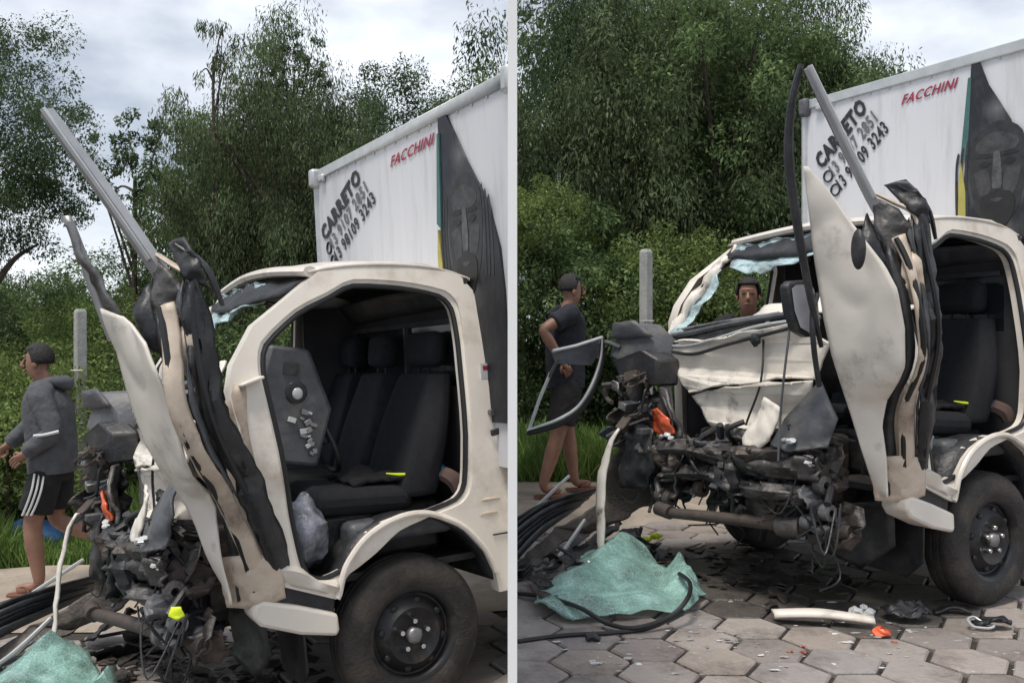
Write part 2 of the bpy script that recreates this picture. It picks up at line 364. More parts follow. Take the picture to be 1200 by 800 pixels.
def side_sheet(name, mat, xs, ya, yb, dz, label, seed):
    mb = MB(); n = len(xs); vs_ = []
    for k, f in enumerate((ya, yb)):
        for x in xs: vs_.append((x, f + .35 * noise.noise(Vector((x * .8, seed + k * 4, 0))), (SLOPE * (x + .39) if x < 0 else ZR) + dz))
    mb.add(vs_, [(i, i + 1, n + i + 1, n + i) for i in range(n - 1)])
    return tag(mb.build(name, mat, smooth=False), label, kind='structure')
side_sheet('path', sand, list(np.linspace(-12, -.0125, 40)), 5.5, 7.4, -.012, 'sandy path behind the truck beside the grass verge', 1)
side_sheet('path', sand, list(np.linspace(.0145, 12, 40)), 6.75, 8.9, -.012, 'sandy path between the hexagonal paving and the grass verge', 2)

# road of hexagonal concrete blocks (0.30 m across the flats), each block a part
road = side_sheet('road', pm('joint_sand', (.045, .038, .032), .95, var=.3, scale=20, bump=.5), list(np.linspace(.0145, 9, 30)), 1.5, 7.0, -.02, 'road of worn hexagonal concrete blocks under the truck', 5)
road_l = side_sheet('road', pm('joint_sand', (.045, .038, .032)), list(np.linspace(-9, -.0125, 30)), 1.5, 5.7, -.02, 'road of hexagonal concrete blocks left of the divider', 6)
def hexmesh(k):
    rn = random.Random(k); mb = MB(); s = .1725; top = []; bev = []; bot = []
    for i in range(6):
        a = math.pi / 3 * i; q = s - .008 - rn.uniform(0, .006)
        top.append((math.cos(a) * (q - .008), math.sin(a) * (q - .008), .004)); bev.append((math.cos(a) * q, math.sin(a) * q, -.004)); bot.append((math.cos(a) * q, math.sin(a) * q, -.05))
    mb.add(top + bev + bot, [(0, 1, 2, 3, 4, 5)] + [(i, 6 + i, 6 + (i + 1) % 6, (i + 1) % 6) for i in range(6)] + [(6 + i, 12 + i, 12 + (i + 1) % 6, 6 + (i + 1) % 6) for i in range(6)])
    return mb
paver_mesh = []
for k in range(6):
    m_ = stone if k == 0 else pm('concrete_paver_%d' % k, [c * f for c, f in zip((.325, .292, .272), [(.86, .86, .88), (1.1, 1.08, 1.05), (.95, .97, 1.0), (1.0, .96, .9), (.8, .78, .78)][k - 1])], .85, var=.17, scale=5, bump=.45, bscale=45, dirt=(.11, .092, .08), dscale=3.2, dlo=.46, dhi=.72)
    o = hexmesh(k).build('paver', m_, smooth=False); paver_mesh.append(o.data); bpy.data.objects.remove(o)
rn = random.Random(5); spots = []
hw, hh = .1725 * 1.5, .1725 * math.sqrt(3)
for i in range(-40, 40):
    for j in range(-4, 40):
        x = i * hw + .06; y = 1.6 + j * hh + (hh / 2 if i % 2 else 0)
        spots.append((x, y))
near_r = [(x, y) for x, y in spots if .19 < x < 4.6 and 3.2 < y < 6.75 and x < y * .62 + .2]
near_r.sort(key=lambda p: p[1])
def rand_tilt(): return Matrix.Rotation(rn.uniform(-.012, .012), 3, 'X') @ Matrix.Rotation(rn.uniform(-.012, .012), 3, 'Y') @ Matrix.Rotation(math.pi / 3 * rn.randint(0, 5), 3, 'Z')
oilshade_m = pm('oily_shaded_paver', (.10, .088, .08), .5, var=.35, scale=5, bump=.45, bscale=45, dirt=(.03, .027, .025), dscale=4)  # dark blocks: the truck's shade painted into their colour, along with spilled oil
oilshade = []
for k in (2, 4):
    o = hexmesh(k).build('paver', oilshade_m, smooth=False); oilshade.append(o.data); bpy.data.objects.remove(o)
def in_oil_shade(x, y):  # uneven patch under the wreck that gets the painted shade and oil
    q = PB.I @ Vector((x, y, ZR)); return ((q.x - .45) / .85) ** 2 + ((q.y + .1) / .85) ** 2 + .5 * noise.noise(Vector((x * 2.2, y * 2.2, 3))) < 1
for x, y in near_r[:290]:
    o = bpy.data.objects.new('paver', rn.choice(oilshade) if in_oil_shade(x, y) else rn.choice(paver_mesh)); C.objects.link(o); o.parent = road
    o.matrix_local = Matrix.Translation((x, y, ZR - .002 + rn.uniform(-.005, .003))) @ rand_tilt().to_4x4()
def joined_pavers(pts, parent, kf):
    mb = MB()
    for x, y in pts:
        h = hexmesh(rn.randint(0, 5)); t = rand_tilt(); z = kf(x) - .002 + rn.uniform(-.005, .003)
        mb.add([t @ Vector(v) + Vector((x, y, z)) for v in h.v], h.f)
    return tag(mb.build('paver', stone, parent, smooth=False), 'hexagonal blocks farther along the road', kind='stuff')
def cut_at_divider(o, xlim, sgn):
    bm = bmesh.new(); bm.from_mesh(o.data); bmesh.ops.bisect_plane(bm, geom=bm.verts[:] + bm.edges[:] + bm.faces[:], plane_co=(xlim, 0, 0), plane_no=(sgn, 0, 0), clear_outer=True); bm.to_mesh(o.data); bm.free()
cut_at_divider(joined_pavers([p for p in spots if -.1 < p[0] < 8 and 1.7 < p[1] < 6.8 and p not in near_r[:290]], road, lambda x: ZR), .0145, -1)
lefts = [(x, y) for x, y in spots if -4.2 < x < .1 and 3.2 < y < 5.4]
cut_at_divider(joined_pavers(lefts, road_l, lambda x: SLOPE * (x + .39)), -.0125, 1)

# slim white divider added between the two views; no real wall stands here
mb = MB(); mb.box((.0012, 5.8, 1.2), (.026, 6.4, 3.0))
tag(mb.build('divider_panel', dividerm, smooth=False), 'slim tall white divider panel added end-on between the two wrecked trucks', 'divider')

# ------------------------------------------------------------------ vegetation
def leaf_arrays(cent, rad, per, size, rg, droop=0., asp=.42, flat=.75):
    n = len(cent) * per
    c = np.repeat(cent, per, 0); rr = np.repeat(rad, per)
    d = rg.normal(size=(n, 3)); d /= np.linalg.norm(d, axis=1)[:, None] + 1e-9
    q = rg.uniform(.25, 1, n) ** .6
    p = c + d * (rr * q)[:, None] * np.array([1, 1, flat])
    if droop: p[:, 2] -= droop * rr * rg.uniform(0, 1, n) ** 2 * 2
    u = d * .7 + rg.normal(size=(n, 3)) * .6; u[:, 2] -= .35 + droop * 2.0
    u /= np.linalg.norm(u, axis=1)[:, None]
    nrm = d * .6 + rg.normal(size=(n, 3)) * .5 + np.array([0, 0, .6])
    v = np.cross(u, nrm); v /= np.linalg.norm(v, axis=1)[:, None] + 1e-9
    nn = np.cross(v, u)
    s = size * (.4 + 1.1 * rg.random(n) ** 1.6)[:, None]
    b = p - u * s * .5; t = p + u * s * .5 - nn * s * .08
    l = p + v * s * asp * .5 + nn * s * .06; r_ = p - v * s * asp * .5 + nn * s * .06
    return np.stack([b, r_, t, l], 1).reshape(-1, 3)
def quads_mesh(name, V, mat):
    n = len(V) // 4; me = bpy.data.meshes.new(name)
    me.vertices.add(len(V)); me.vertices.foreach_set('co', V.astype(np.float32).ravel())
    me.loops.add(n * 4); me.loops.foreach_set('vertex_index', np.arange(n * 4, dtype=np.int32))
    me.polygons.add(n); me.polygons.foreach_set('loop_start', np.arange(0, n * 4, 4, dtype=np.int32)); me.polygons.foreach_set('loop_total', np.full(n, 4, np.int32))
    me.update(calc_edges=True); me.validate(); me.materials.append(mat); return me
def crown(seed, rx, rz, nclump, per, size, cr_, droop=0., hollow=.3, lumpy=.35, bottom=-1., asp=.42):
    """clump centres and leaves of one crown centred on the origin; a lumpy, gappy ellipsoid"""
    rg = np.random.default_rng(seed); c = []
    lump = [(rg.normal(size=3), rg.uniform(-lumpy, lumpy)) for _ in range(9)]
    while len(c) < nclump:
        d = rg.normal(size=3); d /= np.linalg.norm(d)
        f = 1 + sum(k * max(0, d @ (l / np.linalg.norm(l))) ** 4 for l, k in lump)
        q = rg.uniform(hollow ** 2, 1) ** .5 * f
        if d[2] * q < bottom: continue
        c.append((d[0] * rx * q, d[1] * rx * q, d[2] * rz * q))
    c = np.array(c); rad = rg.uniform(.6, 1.25, len(c)) * cr_
    return c, leaf_arrays(c, rad, per, size, rg, droop, asp)
CR = {}
def crown_data(key, *a, mat=None, **k):
    c, V = crown(*a, **k); CR[key] = (c, quads_mesh('crown', V, mat))
crown_data('round', 1, 1.9, 1.9, 160, 430, .064, .42, mat=leafA)
crown_data('round2', 2, 1.9, 1.7, 160, 430, .064, .42, mat=leafB)
crown_data('feather', 3, 1.8, 2.3, 180, 560, .07, .42, droop=.7, asp=.22, mat=leafD)
crown_data('olive', 4, 1.8, 1.9, 160, 430, .068, .42, droop=.45, asp=.3, mat=leafD)
crown_data('open', 5, 1.5, 1.5, 46, 95, .12, .27, hollow=.55, mat=leafA)
crown_data('bush', 6, 1.2, .95, 95, 300, .058, .32, bottom=-.75, mat=leafC)
crown_data('bush2', 7, 1.2, 1.0, 95, 300, .06, .34, bottom=-.75, mat=leafB)
crown_data('wisp', 8, .55, .8, 12, 70, .12, .2, droop=.8, asp=.2, hollow=.4, mat=leafD)
def tree(name, label, cat, base, key, cz, sx, sz, rot, group, trunk_r=.11, seed=0, limbs=7, lean=0.):
    """trunk and limbs rise from the ground into the crown, cz is the height of the crown's middle"""
    g = Vector(base); o = empty(name, Matrix.Translation(g) @ Matrix.Rotation(rot, 4, 'Z')); tag(o, label, cat, group)
    cc, me = CR[key]; rn_ = random.Random(seed + 11)
    co = bpy.data.objects.new('crown', me); C.objects.link(co); co.parent = o; co.location = (lean, 0, cz); co.scale = (sx, sx, sz)
    mb = MB(); top = Vector((lean * .8, 0, cz - .1 * sz))
    mid = top * .5 + Vector((rn_.uniform(-.15, .15), rn_.uniform(-.15, .15), 0))
    mb.tube([(0, 0, -.15), mid, top], [trunk_r, trunk_r * .75, trunk_r * .4], 8, smooth_n=5)
    for i in range(limbs):
        c = cc[rn_.randrange(len(cc))]; e = Vector((c[0] * sx + lean, c[1] * sx, c[2] * sz + cz)); s = mid.lerp(top, rn_.uniform(.1, .95))
        m_ = s.lerp(e, .5) + Vector((0, 0, .12)); mb.tube([s, m_, e], [trunk_r * .4, trunk_r * .26, trunk_r * .1], 6, smooth_n=4)
    mb.build('trunk', bark, o); return o
def gp(px, D): x = (px - CX) / F * D; return (x, D, gz(x) - .03)
GT = 'trees along the back of the verge'
# (name, label, pixel column, distance, crown, crown middle height, widths, turn)
TREES = [
 ('broadleaf_tree', 'dark spreading tree standing apart against the sky beside the sandy path', -15, 10.5, 'round', 4.1, .62, .72, .3, .0),
 ('tall_feathery_tree', 'tallest drooping feathery tree rising above the cargo box with CARRETO lettering', 325, 12.5, 'feather', 3.85, .84, .98, .2, 0),
 ('tall_feathery_tree', 'drooping olive tree joined to the tallest feathery tree, nearer the box roof', 425, 13.3, 'feather', 3.2, .9, .88, 1.9, 0),
 ('broadleaf_tree', 'dark rounded tree peeping over the roof of the CARRETO cargo box', 492, 13.0, 'round', 3.75, .74, .8, 2.9, 0),
 ('broadleaf_tree', 'shadowy rounded tree behind the feathery tree', 285, 15.0, 'round', 3.0, .95, 1.05, 4, 0),
 ('broadleaf_tree', 'dark tree filling the gap between feathery tree and divider', 572, 14.0, 'round2', 4.05, .66, .95, .7, 0),
 ('broadleaf_tree', 'dense dark tree filling the middle of the feathery trees', 372, 14.2, 'round', 3.5, .85, 1.05, 2.2, 0),
 ('broadleaf_tree', 'leafy mid-green tree just behind the left edge of the feathery tree', 262, 13.6, 'round2', 3.5, .62, .95, .2, 0),
 ('slender_tree', 'slender open tree with separate leaf tufts against the sky', 158, 13.5, 'open', 4.25, .52, .62, 1.0, .0),
 ('broadleaf_tree', 'dark low tree behind the hooded walker', 90, 15, 'round2', 1.9, 1.0, .85, 2.0, 0),
 ('broadleaf_tree', 'dark low tree at the end of the wood beside the spreading tree', -60, 14, 'olive', 1.8, 1.0, .9, 5.0, 0),
 ('broadleaf_tree', 'tall dark tree right beside the divider behind the dark-shirted bystander', 668, 12.6, 'round', 4.3, .46, 1.2, 3.3, 0),
 ('tall_feathery_tree', 'tall olive drooping tree above the broken windscreen frame', 745, 12.4, 'olive', 4.3, 1.05, 1.15, .9, 0),
 ('broadleaf_tree', 'tall mid-green tree behind the upright torn door', 850, 12.8, 'round2', 4.5, 1.0, 1.15, 2.2, 0),
 ('tall_feathery_tree', 'olive tree with crown sloping down behind the FACCHINI box roof', 935, 13.4, 'feather', 4.1, .98, 1.02, 4.4, 0),
 ('broadleaf_tree', 'dark back tree of the wood above the bystander', 735, 15.2, 'round', 4.9, .72, 1.5, 1.3, 0),
 ('broadleaf_tree', 'dark back tree of the wood above the cab roof', 810, 16.2, 'round', 5.0, 1.25, 1.5, 5.3, 0),
 ('broadleaf_tree', 'dark back tree beyond the cargo box corner', 925, 16.5, 'round2', 4.6, 1.1, 1.25, 3.0, 0),
 ('broadleaf_tree', 'low dark tree behind the FACCHINI cargo box', 1060, 14.5, 'round', 3.0, .95, .9, .4, 0),
 ('broadleaf_tree', 'low dark tree beyond the far end of the FACCHINI cargo box', 1210, 15, 'round2', 2.6, 1.1, .9, 1.4, 0),
]
for i, (nm, lb, px, D, key, cz, sx, sz, rot, lean) in enumerate(TREES):
    tree(nm, lb, 'tree', gp(px, D), key, cz, sx, sz, rot, GT, seed=i, trunk_r=.13 if key != 'open' else .06, lean=lean)
BUSH = [
 ('bright green bush behind the walker in the grey hoodie', 10, 8.8, 'bush', .95, .8, .3), ('bright leafy bush beside the fence post near the hooded walker', 75, 9.8, 'bush', 1.05, .85, 2.1),
 ('mid-green bush at the foot of the feathery tree', 170, 10.2, 'bush2', .95, .9, 1.1), ('shady bush between feathery tree and cab roof', 245, 10.6, 'bush2', .95, 1.0, 4.0),
 ('shady bush behind the cab with the open doorway', 340, 10.8, 'bush2', 1.0, 1.05, 5.5), ('pale green bush hanging under the slender tree', 130, 10.9, 'bush', 1.75, .75, 3.5),
 ('bright bush at the edge of the wood under the spreading tree', -60, 9.6, 'bush', 1.1, 1.0, 4.6), ('dark bush behind the CARRETO box corner', 440, 11.3, 'bush2', 1.3, 1.15, 2.5),
 ('large leafy bush above the dark-shirted bystander', 655, 11.4, 'bush2', 2.1, 1.0, .8), ('yellow-green bush against the dark wood beside the divider', 625, 11.2, 'bush', 2.7, .62, 3.0),
 ('shady bush beside the concrete post', 735, 11.4, 'bush2', 1.5, 1.0, 2.8), ('olive bush above the concrete post', 790, 11.2, 'bush', 1.9, .9, 1.7),
 ('dark bush seen through the broken windscreen', 850, 10.9, 'bush2', 1.1, 1.05, 5.1), ('dark bush behind the upright torn door', 940, 11, 'bush2', 1.4, 1.1, .2),
 ('low bush at the back of the grass beside the divider', 615, 11.9, 'bush2', .75, .8, 2.2), ('low shady bush behind the bystander at the back of the grass', 690, 12.0, 'bush2', .8, .9, 4.2), ('dark bush behind the FACCHINI box', 1030, 11.6, 'bush2', 1.3, 1.1, 3.9)]
for i, (lb, px, D, key, cz, s, rot) in enumerate(BUSH):
    tree('bush', lb, 'bush', gp(px, D), key, cz, s, s, rot, 'bushes at the foot of the wood', trunk_r=.035, seed=50 + i, limbs=6)
for i, (px, D, cz, s, lb) in enumerate([(250, 12.2, 5.55, .62, 'wispy top shoot of the tallest feathery tree'), (345, 12.6, 5.35, .7, 'small dark-leaved tree with top level with the feathery tree'), (575, 13.5, 4.55, .6, 'wispy young tree above the box roof beside the divider')]):
    tree('young_tree', lb, 'tree', gp(px, D), 'wisp' if i != 1 else 'open', cz, s if i != 1 else .36, s if i != 1 else .36, i * 1.3, GT, trunk_r=.04, seed=90 + i, limbs=5)
# the wood behind, too deep and dense to count
rg = np.random.default_rng(77)
cent = []
for px in range(-120, 1400, 26):
    for k in range(4):
        D = rg.uniform(17.5, 20); h = 3.6 if px < 610 else (7.6 if px < 950 else 4.6)
        if px < 230: h = 2.6
        x = (px - CX) / F * D; cent.append((x + rg.uniform(-.4, .4), D, gz(x) + rg.uniform(.3, h)))
V = leaf_arrays(np.array(cent), np.full(len(cent), .95), 150, .22, rg)
o = bpy.data.objects.new('wood', quads_mesh('wood', V, leafA)); C.objects.link(o); tag(o, 'dense dark wood that closes the view behind the trees', 'wood', kind='stuff')
def grass(name, label, px0, px1, D0, D1, n, hmax, seed):
    rg = np.random.default_rng(seed); D = rg.uniform(D0, D1, n); px = rg.uniform(px0, px1, n); x = (px - CX) / F * D
    z = np.where(x < 0, SLOPE * (x + .39), ZR) - .03
    h = hmax * rg.uniform(.35, 1, n) * (.6 + .4 * np.sin(x * 3 + D * 2)); a = rg.uniform(0, 2 * np.pi, n); wd = .008
    b = np.stack([x, D, z], 1); u = np.stack([np.cos(a), np.sin(a), 0 * a], 1); lean = rg.normal(size=(n, 3)) * .3 * h[:, None]; lean[:, 2] = 0
    up = np.stack([0 * h, 0 * h, h], 1)
    V = np.stack([b - u * wd, b + u * wd, b + up * .98 + lean + u * .002, b + up + lean - u * .002], 1).reshape(-1, 3)
    o = bpy.data.objects.new(name, quads_mesh(name, V, grassm)); C.objects.link(o); return tag(o, label, 'grass', kind='stuff')
grass('grass', 'tall green grass behind the walker in the grey hoodie', -120, 330, 7.4, 11.5, 40000, .48, 1)
grass('grass', 'green grass verge behind the dark-shirted bystander', 604, 1000, 8.8, 11.6, 46000, .55, 2)

# ------------------------------------------------------------------ the wrecked truck
def Ys(z): return .83 if z < 1.15 else .83 - .16 * ((min(z, 2) - 1.15) / .8) ** 1.3
OUTER = [(.62, .665), (.635, .80), (.645, 1.05), (.70, 1.28), (.725, 1.42), (.70, 1.52), (.60, 1.675), (.44, 1.79), (.295, 1.897), (.07, 1.935), (-.2, 1.93), (-.38, 1.87), (-.46, 1.765), (-.50, 1.56), (-.52, 1.36), (-.52, 1.0), (-.52, .44), (-.42, .44),
         (-.405, .53), (-.36, .63), (-.26, .745), (-.17, .80), (-.08, .835), (.01, .842), (.10, .825), (.18, .79), (.24, .745), (.30, .67), (.325, .60), (.335, .565), (.345, .55)]
HOLE = [(.50, .72), (.53, .90), (.545, 1.07), (.585, 1.37), (.60, 1.50), (.575, 1.61), (.42, 1.738), (.27, 1.806), (.145, 1.860), (-.1, 1.845), (-.285, 1.805), (-.342, 1.74), (-.348, 1.6), (-.34, 1.45), (-.325, 1.15), (-.305, .93), (-.25, .86), (-.1, .825), (.05, .785), (.16, .71), (.28, .645), (.40, .61), (.47, .635)]
WINDOW = [(.55, 1.22), (.60, 1.45), (.56, 1.6), (.42, 1.745), (.26, 1.835), (.10, 1.85), (-.03, 1.82), (-.06, 1.75), (-.06, 1.45), (-.06, 1.22)]
def smooth_loop(L, k=3):
    P = [Vector((a, b, 0)) for a, b in L]; n = len(P); o = []
    for i in range(n):
        a, b, c, d = P[i - 1], P[i], P[(i + 1) % n], P[(i + 2) % n]
        for j in range(k):
            t = j / k; q = .5 * ((2 * b) + (c - a) * t + (2 * a - 5 * b + 4 * c - d) * t * t + (3 * b - a - 3 * c + d) * t ** 3); q = q.lerp(b.lerp(c, t), .25)
            o.append((q.x, q.y))
    return o
def ring(outer, hole, side, depth_out=.07, jamb=.045):
    """door-frame pressing: outer skin, rolled outer edge, stepped jamb"""
    def at3(p, dy=0., sc=None):
        return Vector((p[0], side * (Ys(p[1]) - dy), p[1]))
    O = [at3(p) for p in outer]; H = [at3(p) for p in hole]
    mb = MB(); tri = tessellate_polygon([[Vector((p[0], p[1], 0)) for p in outer], [Vector((p[0], p[1], 0)) for p in hole]])
    mb.add(O + H, [tuple(t) for t in tri])
    c = Vector((0, 0, 1.3)); n = len(O)
    cx = sum(p[0] for p in hole) / len(hole); cz_ = sum(p[1] for p in hole) / len(hole)
    O2 = [at3(p, depth_out) for p in outer]
    mb.add(O + O2, [(i, (i + 1) % n, n + (i + 1) % n, n + i) for i in range(n)])
    H2 = [at3(p, .012) for p in hole]; H3 = [at3((p[0] + (cx - p[0]) * .055, p[1] + (cz_ - p[1]) * .045), .022) for p in hole]; H4 = [at3((p[0] + (cx - p[0]) * .055, p[1] + (cz_ - p[1]) * .045), .022 + jamb) for p in hole]
    m = len(H)
    for a, b in ((H, H2), (H2, H3), (H3, H4)):
        mb.add(a + b, [(i, (i + 1) % m, m + (i + 1) % m, m + i) for i in range(m)])
    return mb, H3
def text_mesh(name, body, mat, parent, quad, dx, shear=0., bold=0.):
    """lettering stretched into a slanted box on the face of the cargo box: quad = baseline start, baseline end, top start (Y, Z)"""
    cu = bpy.data.curves.new(name, 'FONT'); cu.body = body; cu.offset = bold; cu.extrude = .0006; cu.resolution_u = 2; cu.shear = shear; cu.space_character = 1.12
    o = bpy.data.objects.new(name, cu); C.objects.link(o)
    me = bpy.data.meshes.new_from_object(o.evaluated_get(bpy.context.evaluated_depsgraph_get())); bpy.data.objects.remove(o)
    me.name = name
    n = len(me.vertices); co = np.empty(n * 3, np.float32); me.vertices.foreach_get('co', co); co = co.reshape(-1, 3)
    lo, hi = co.min(0), co.max(0); u = (co[:, 0] - lo[0]) / (hi[0] - lo[0]); v = (co[:, 1] - lo[1]) / (hi[1] - lo[1])
    b0, b1, t0 = [np.array(q) for q in quad]
    yz = b0 + u[:, None] * (b1 - b0) + v[:, None] * (t0 - b0)
    res = np.stack([np.full(n, dx) + (co[:, 2] - lo[2]), yz[:, 0], yz[:, 1]], 1); me.vertices.foreach_set('co', res.astype(np.float32).ravel()); me.update()
    me.materials.clear(); me.materials.append(mat)
    o = bpy.data.objects.new(name, me); C.objects.link(o); o.parent = parent; return o

def make_wheel(parent, x, y, side, z=.33):
    """side=+1: outer face towards +Y"""
    wo = MB(); r = .33; yo = y
    s = side
    prof = [(.20, -.015), (.222, -.004), (.25, 0), (.285, -.006), (.308, -.018), (.322, -.035), (.33, -.055), (.33, -.075), (.322, -.078), (.322, -.086), (.33, -.089), (.331, -.112), (.322, -.115), (.322, -.123), (.331, -.126), (.33, -.15), (.322, -.17), (.30, -.19), (.25, -.2), (.20, -.185)]
    tyre = MB().lathe([(a, s * h) for a, h in prof], (x, y, z), n=56).build('wheel', rubber, parent); tyre['label'] = 'black road tyre on a black steel rim'
    rim = MB().lathe([(a, s * h) for a, h in [(.205, -.012), (.19, -.016), (.178, -.03), (.172, -.05), (.165, -.052), (.15, -.042), (.125, -.018), (.118, -.012), (.085, -.026), (.08, -.03), (0.001, -.03)]], (x, y, z), n=48).build('rim', steelblk, tyre)
    MB().lathe([(a, s * h) for a, h in [(.036, -.032), (.036, -.012), (.031, -.003), (.02, .002), (.001, .003)]], (x, y, z), n=24).build('hub_cap', steel, tyre)
    for k in range(5):
        a = 2 * math.pi * k / 5 + .35
        MB().lathe([(a_, s * h) for a_, h in [(.013, -.03), (.013, -.01), (.010, -.003), (.001, -.002)]], (x + .062 * math.cos(a), y, z + .062 * math.sin(a)), n=10).build('wheel_nut', chrome, tyre)
    for k in range(8):
        a = 2 * math.pi * k / 8 + .2
        MB().ball((x + .143 * math.cos(a), y - s * .034, z + .143 * math.sin(a)), (.017, .008, .017), 8, 5).build('rim_slot', seal, tyre)
    return tyre

def make_truck(P, which):
    T = empty('wrecked_truck', P.M); L = which == 'A'
    zt = 2.70 if L else 2.885; yf = -1.30 if L else -.80; yn = 1.13; xb = -.45
    tag(T, 'white box truck with crushed cab and CARRETO lettering, beside the walker in a grey hoodie' if L else 'white box truck with crushed cab and upright torn door, beside the dark-shirted bystander', 'truck', 'wrecked white box trucks')
    # --- cargo box
    bx = MB(); xr = xb - 3.0
    bx.box(((xb + xr) / 2, (yf + yn) / 2, (1.0 + zt) / 2), (xb - xr, yn - yf, zt - 1.0))
    cb = bx.build('cargo_box', box_white, T, smooth=False)
    MB().box((xb + .004, (yf + yn) / 2, zt - .018), (.022, yn - yf + .03, .062)).build('top_rail', alu, cb, bevel=.006)
    MB().tube([(xb, yf - .004, 1.0), (xb, yf - .004, zt - .05)], .022, 8).build('corner_post', alu, cb)
    MB().tube([(xb, yn + .004, 1.0), (xb, yn + .004, zt - .05)], .022, 8).build('corner_post', alu, cb)
    MB().box((xb + .012, yf + .012, zt - .035), (.08, .07, .12)).build('corner_cap', grey_pl if not L else alu, cb, bevel=.02)
    MB().box((xb + .012, yn - .012, zt - .035), (.08, .07, .12)).build('corner_cap', alu, cb, bevel=.02)
    MB().box((xb + .018, yf + .14, zt - .055), (.03, .07, .05)).build('marker_lamp', alu, cb, bevel=.012)
    for k in range(7): MB().box((xb - .25 - k * .4, yn + .001, (1.0 + zt) / 2), (.012, .006, zt - 1.1)).build('panel_seam', box_white, cb, smooth=False)
    for y in np.arange(yf + .10, yn, .14): MB().ball((xb + .004, y, zt - .055), (.006, .009, .009), 6, 4).build('rivet', alu, cb)
    f = xb + .006
    dz = zt - 2.70
    if L: q = ((-1.19, 2.245), (-.55, 2.53), (-1.27, 2.335))
    else: q = ((-.655, 2.415), (-.29, 2.735), (-.725, 2.51))
    text_mesh('lettering', 'CARRETO', black_ink, cb, q, f, bold=.05)
    b0, b1, t0 = [np.array(a) for a in q]; dn = b0 - t0; al = b1 - b0
    for k, (tx, s0, s1, hgt) in enumerate([('13 9107 2851', .10, 1.02, .80), ('13 98109 3243', .08, 1.06, .80)]):
        o0 = b0 + dn * (.16 + hgt + k * (hgt + .14)) + al * s0; text_mesh('phone_lettering', tx, grey_ink if k == 0 else black_ink, cb, (o0, o0 + al * (s1 - s0), o0 - dn * hgt), f, bold=.025)
        ci = o0 - al * .07 - dn * hgt * .5; rr = np.linalg.norm(dn) * .30
        MB().tube([(f, ci[0] + rr * math.cos(a), ci[1] + rr * math.sin(a)) for a in np.linspace(0, 2 * math.pi, 17)], .006, 5).build('phone_symbol', black_ink, cb)
    y0, y1 = (-.15, .375) if L else (-.055, .31)
    text_mesh('maker_lettering', 'FACCHINI', red_ink, cb, ((y0, zt - .175), (y1, zt - .155), (y0 + .01, zt - .118)), f, shear=.25, bold=.02)
    if L: edge = [(.47, 2.725), (.56, 2.60), (.706, 2.393), (.82, 2.25), (.88, 2.17), (.955, 1.971), (.975, 1.783), (.98, 1.2)]; lo_ = [(.40, 1.2), (.40, 1.94)]
    else: edge = [(.425, 2.895), (.50, 2.70), (.56, 2.60), (.625, 2.488), (.70, 2.25), (.74, 1.95), (.76, 1.2)]; lo_ = [(.335, 1.2), (.345, 2.07)]
    poly = [(f - .004, a, b) for a, b in edge + lo_ + [(.44 if L else .40, zt - .04)]]
    MB().prism(poly, (1, 0, 0), .008 if not L else .012).build('printed_portrait', artm[which], cb, smooth=False)
    s0 = (lo_[0][0], lo_[1][0])
    oy, oz = (.66, 2.07) if L else (.55, 2.21); kf = .95; x0 = f + (.0085 if L else .0045)
    inks = [pm('print_tone_%d' % k, (c, c * 1.01, c * 1.05), .5, var=.55, scale=22) for k, c in enumerate((.012, .024, .046, .08))]
    def patch(pts, tone, lay):
        pts = [p_[:2] for p_ in catmull([Vector((a, b, 0)) for a, b in pts + pts[:1]], 4)][:-1]
        MB().prism([(x0 + lay * .0012, oy + a * kf, oz + b * kf) for a, b in pts], (1, 0, 0), .001).build('print_patch', inks[tone], cb, smooth=False)
    patch([(-.15, .22), (0, .30), (.15, .22), (.17, 0), (.12, -.20), (0, -.33), (-.12, -.20), (-.17, 0)], 1, 0)            # face
    patch([(-.13, .18), (-.02, .24), (.12, .19), (.11, .13), (0, .12), (-.11, .13)], 2, 1)                                 # forehead
    patch([(-.14, .02), (-.06, .03), (-.035, -.06), (-.06, -.13), (-.11, -.10)], 2, 1); patch([(.06, .03), (.14, .02), (.11, -.10), (.06, -.13), (.035, -.06)], 2, 1)   # cheeks
    patch([(-.018, .12), (.018, .12), (.03, -.06), (0, -.085), (-.03, -.06)], 3, 2)                                        # nose
    patch([(-.13, .105), (-.08, .125), (-.03, .10), (-.08, .098)], 0, 2); patch([(.03, .10), (.08, .125), (.13, .105), (.08, .098)], 0, 2)                              # brows
    patch([(-.115, .065), (-.075, .08), (-.035, .06), (-.075, .045)], 0, 2); patch([(.035, .06), (.075, .08), (.115, .065), (.075, .045)], 0, 2)                        # eyes
    patch([(-.09, -.12), (0, -.095), (.09, -.12), (.10, -.22), (0, -.34), (-.10, -.22)], 0, 2)                             # beard
    patch([(-.04, -.145), (0, -.138), (.04, -.145), (0, -.162)], 2, 3)
    for q in (-1, 1):
        for k in range(3): patch([(q * (.17 + k * .03), .20 - k * .03), (q * (.185 + k * .03), .05), (q * (.175 + k * .032), -.20), (q * (.19 + k * .034), -.20), (q * (.20 + k * .03), .05), (q * (.185 + k * .03), .21 - k * .03)], 1, 0)   # hair strands
    MB().prism([(f, s0[0] - .03, 1.2), (f, s0[0] + .03, 1.2), (f, s0[1] + .02, 1.95 + dz), (f, s0[1] - .008, 2.12 + dz), (f, s0[1] - .022, 2.0 + dz)], (1, 0, 0), .006 if not L else .014).build('yellow_band', yellow_ink, cb, smooth=False)
    MB().prism([(f, s0[1] - .01, 2.15 + dz), (f, s0[1] + .03, 2.12 + dz), (f, s0[1] + .055, zt - .12), (f, s0[1] + .035, zt - .12)], (1, 0, 0), .005 if not L else .016).build('green_band', green_ink, cb, smooth=False)
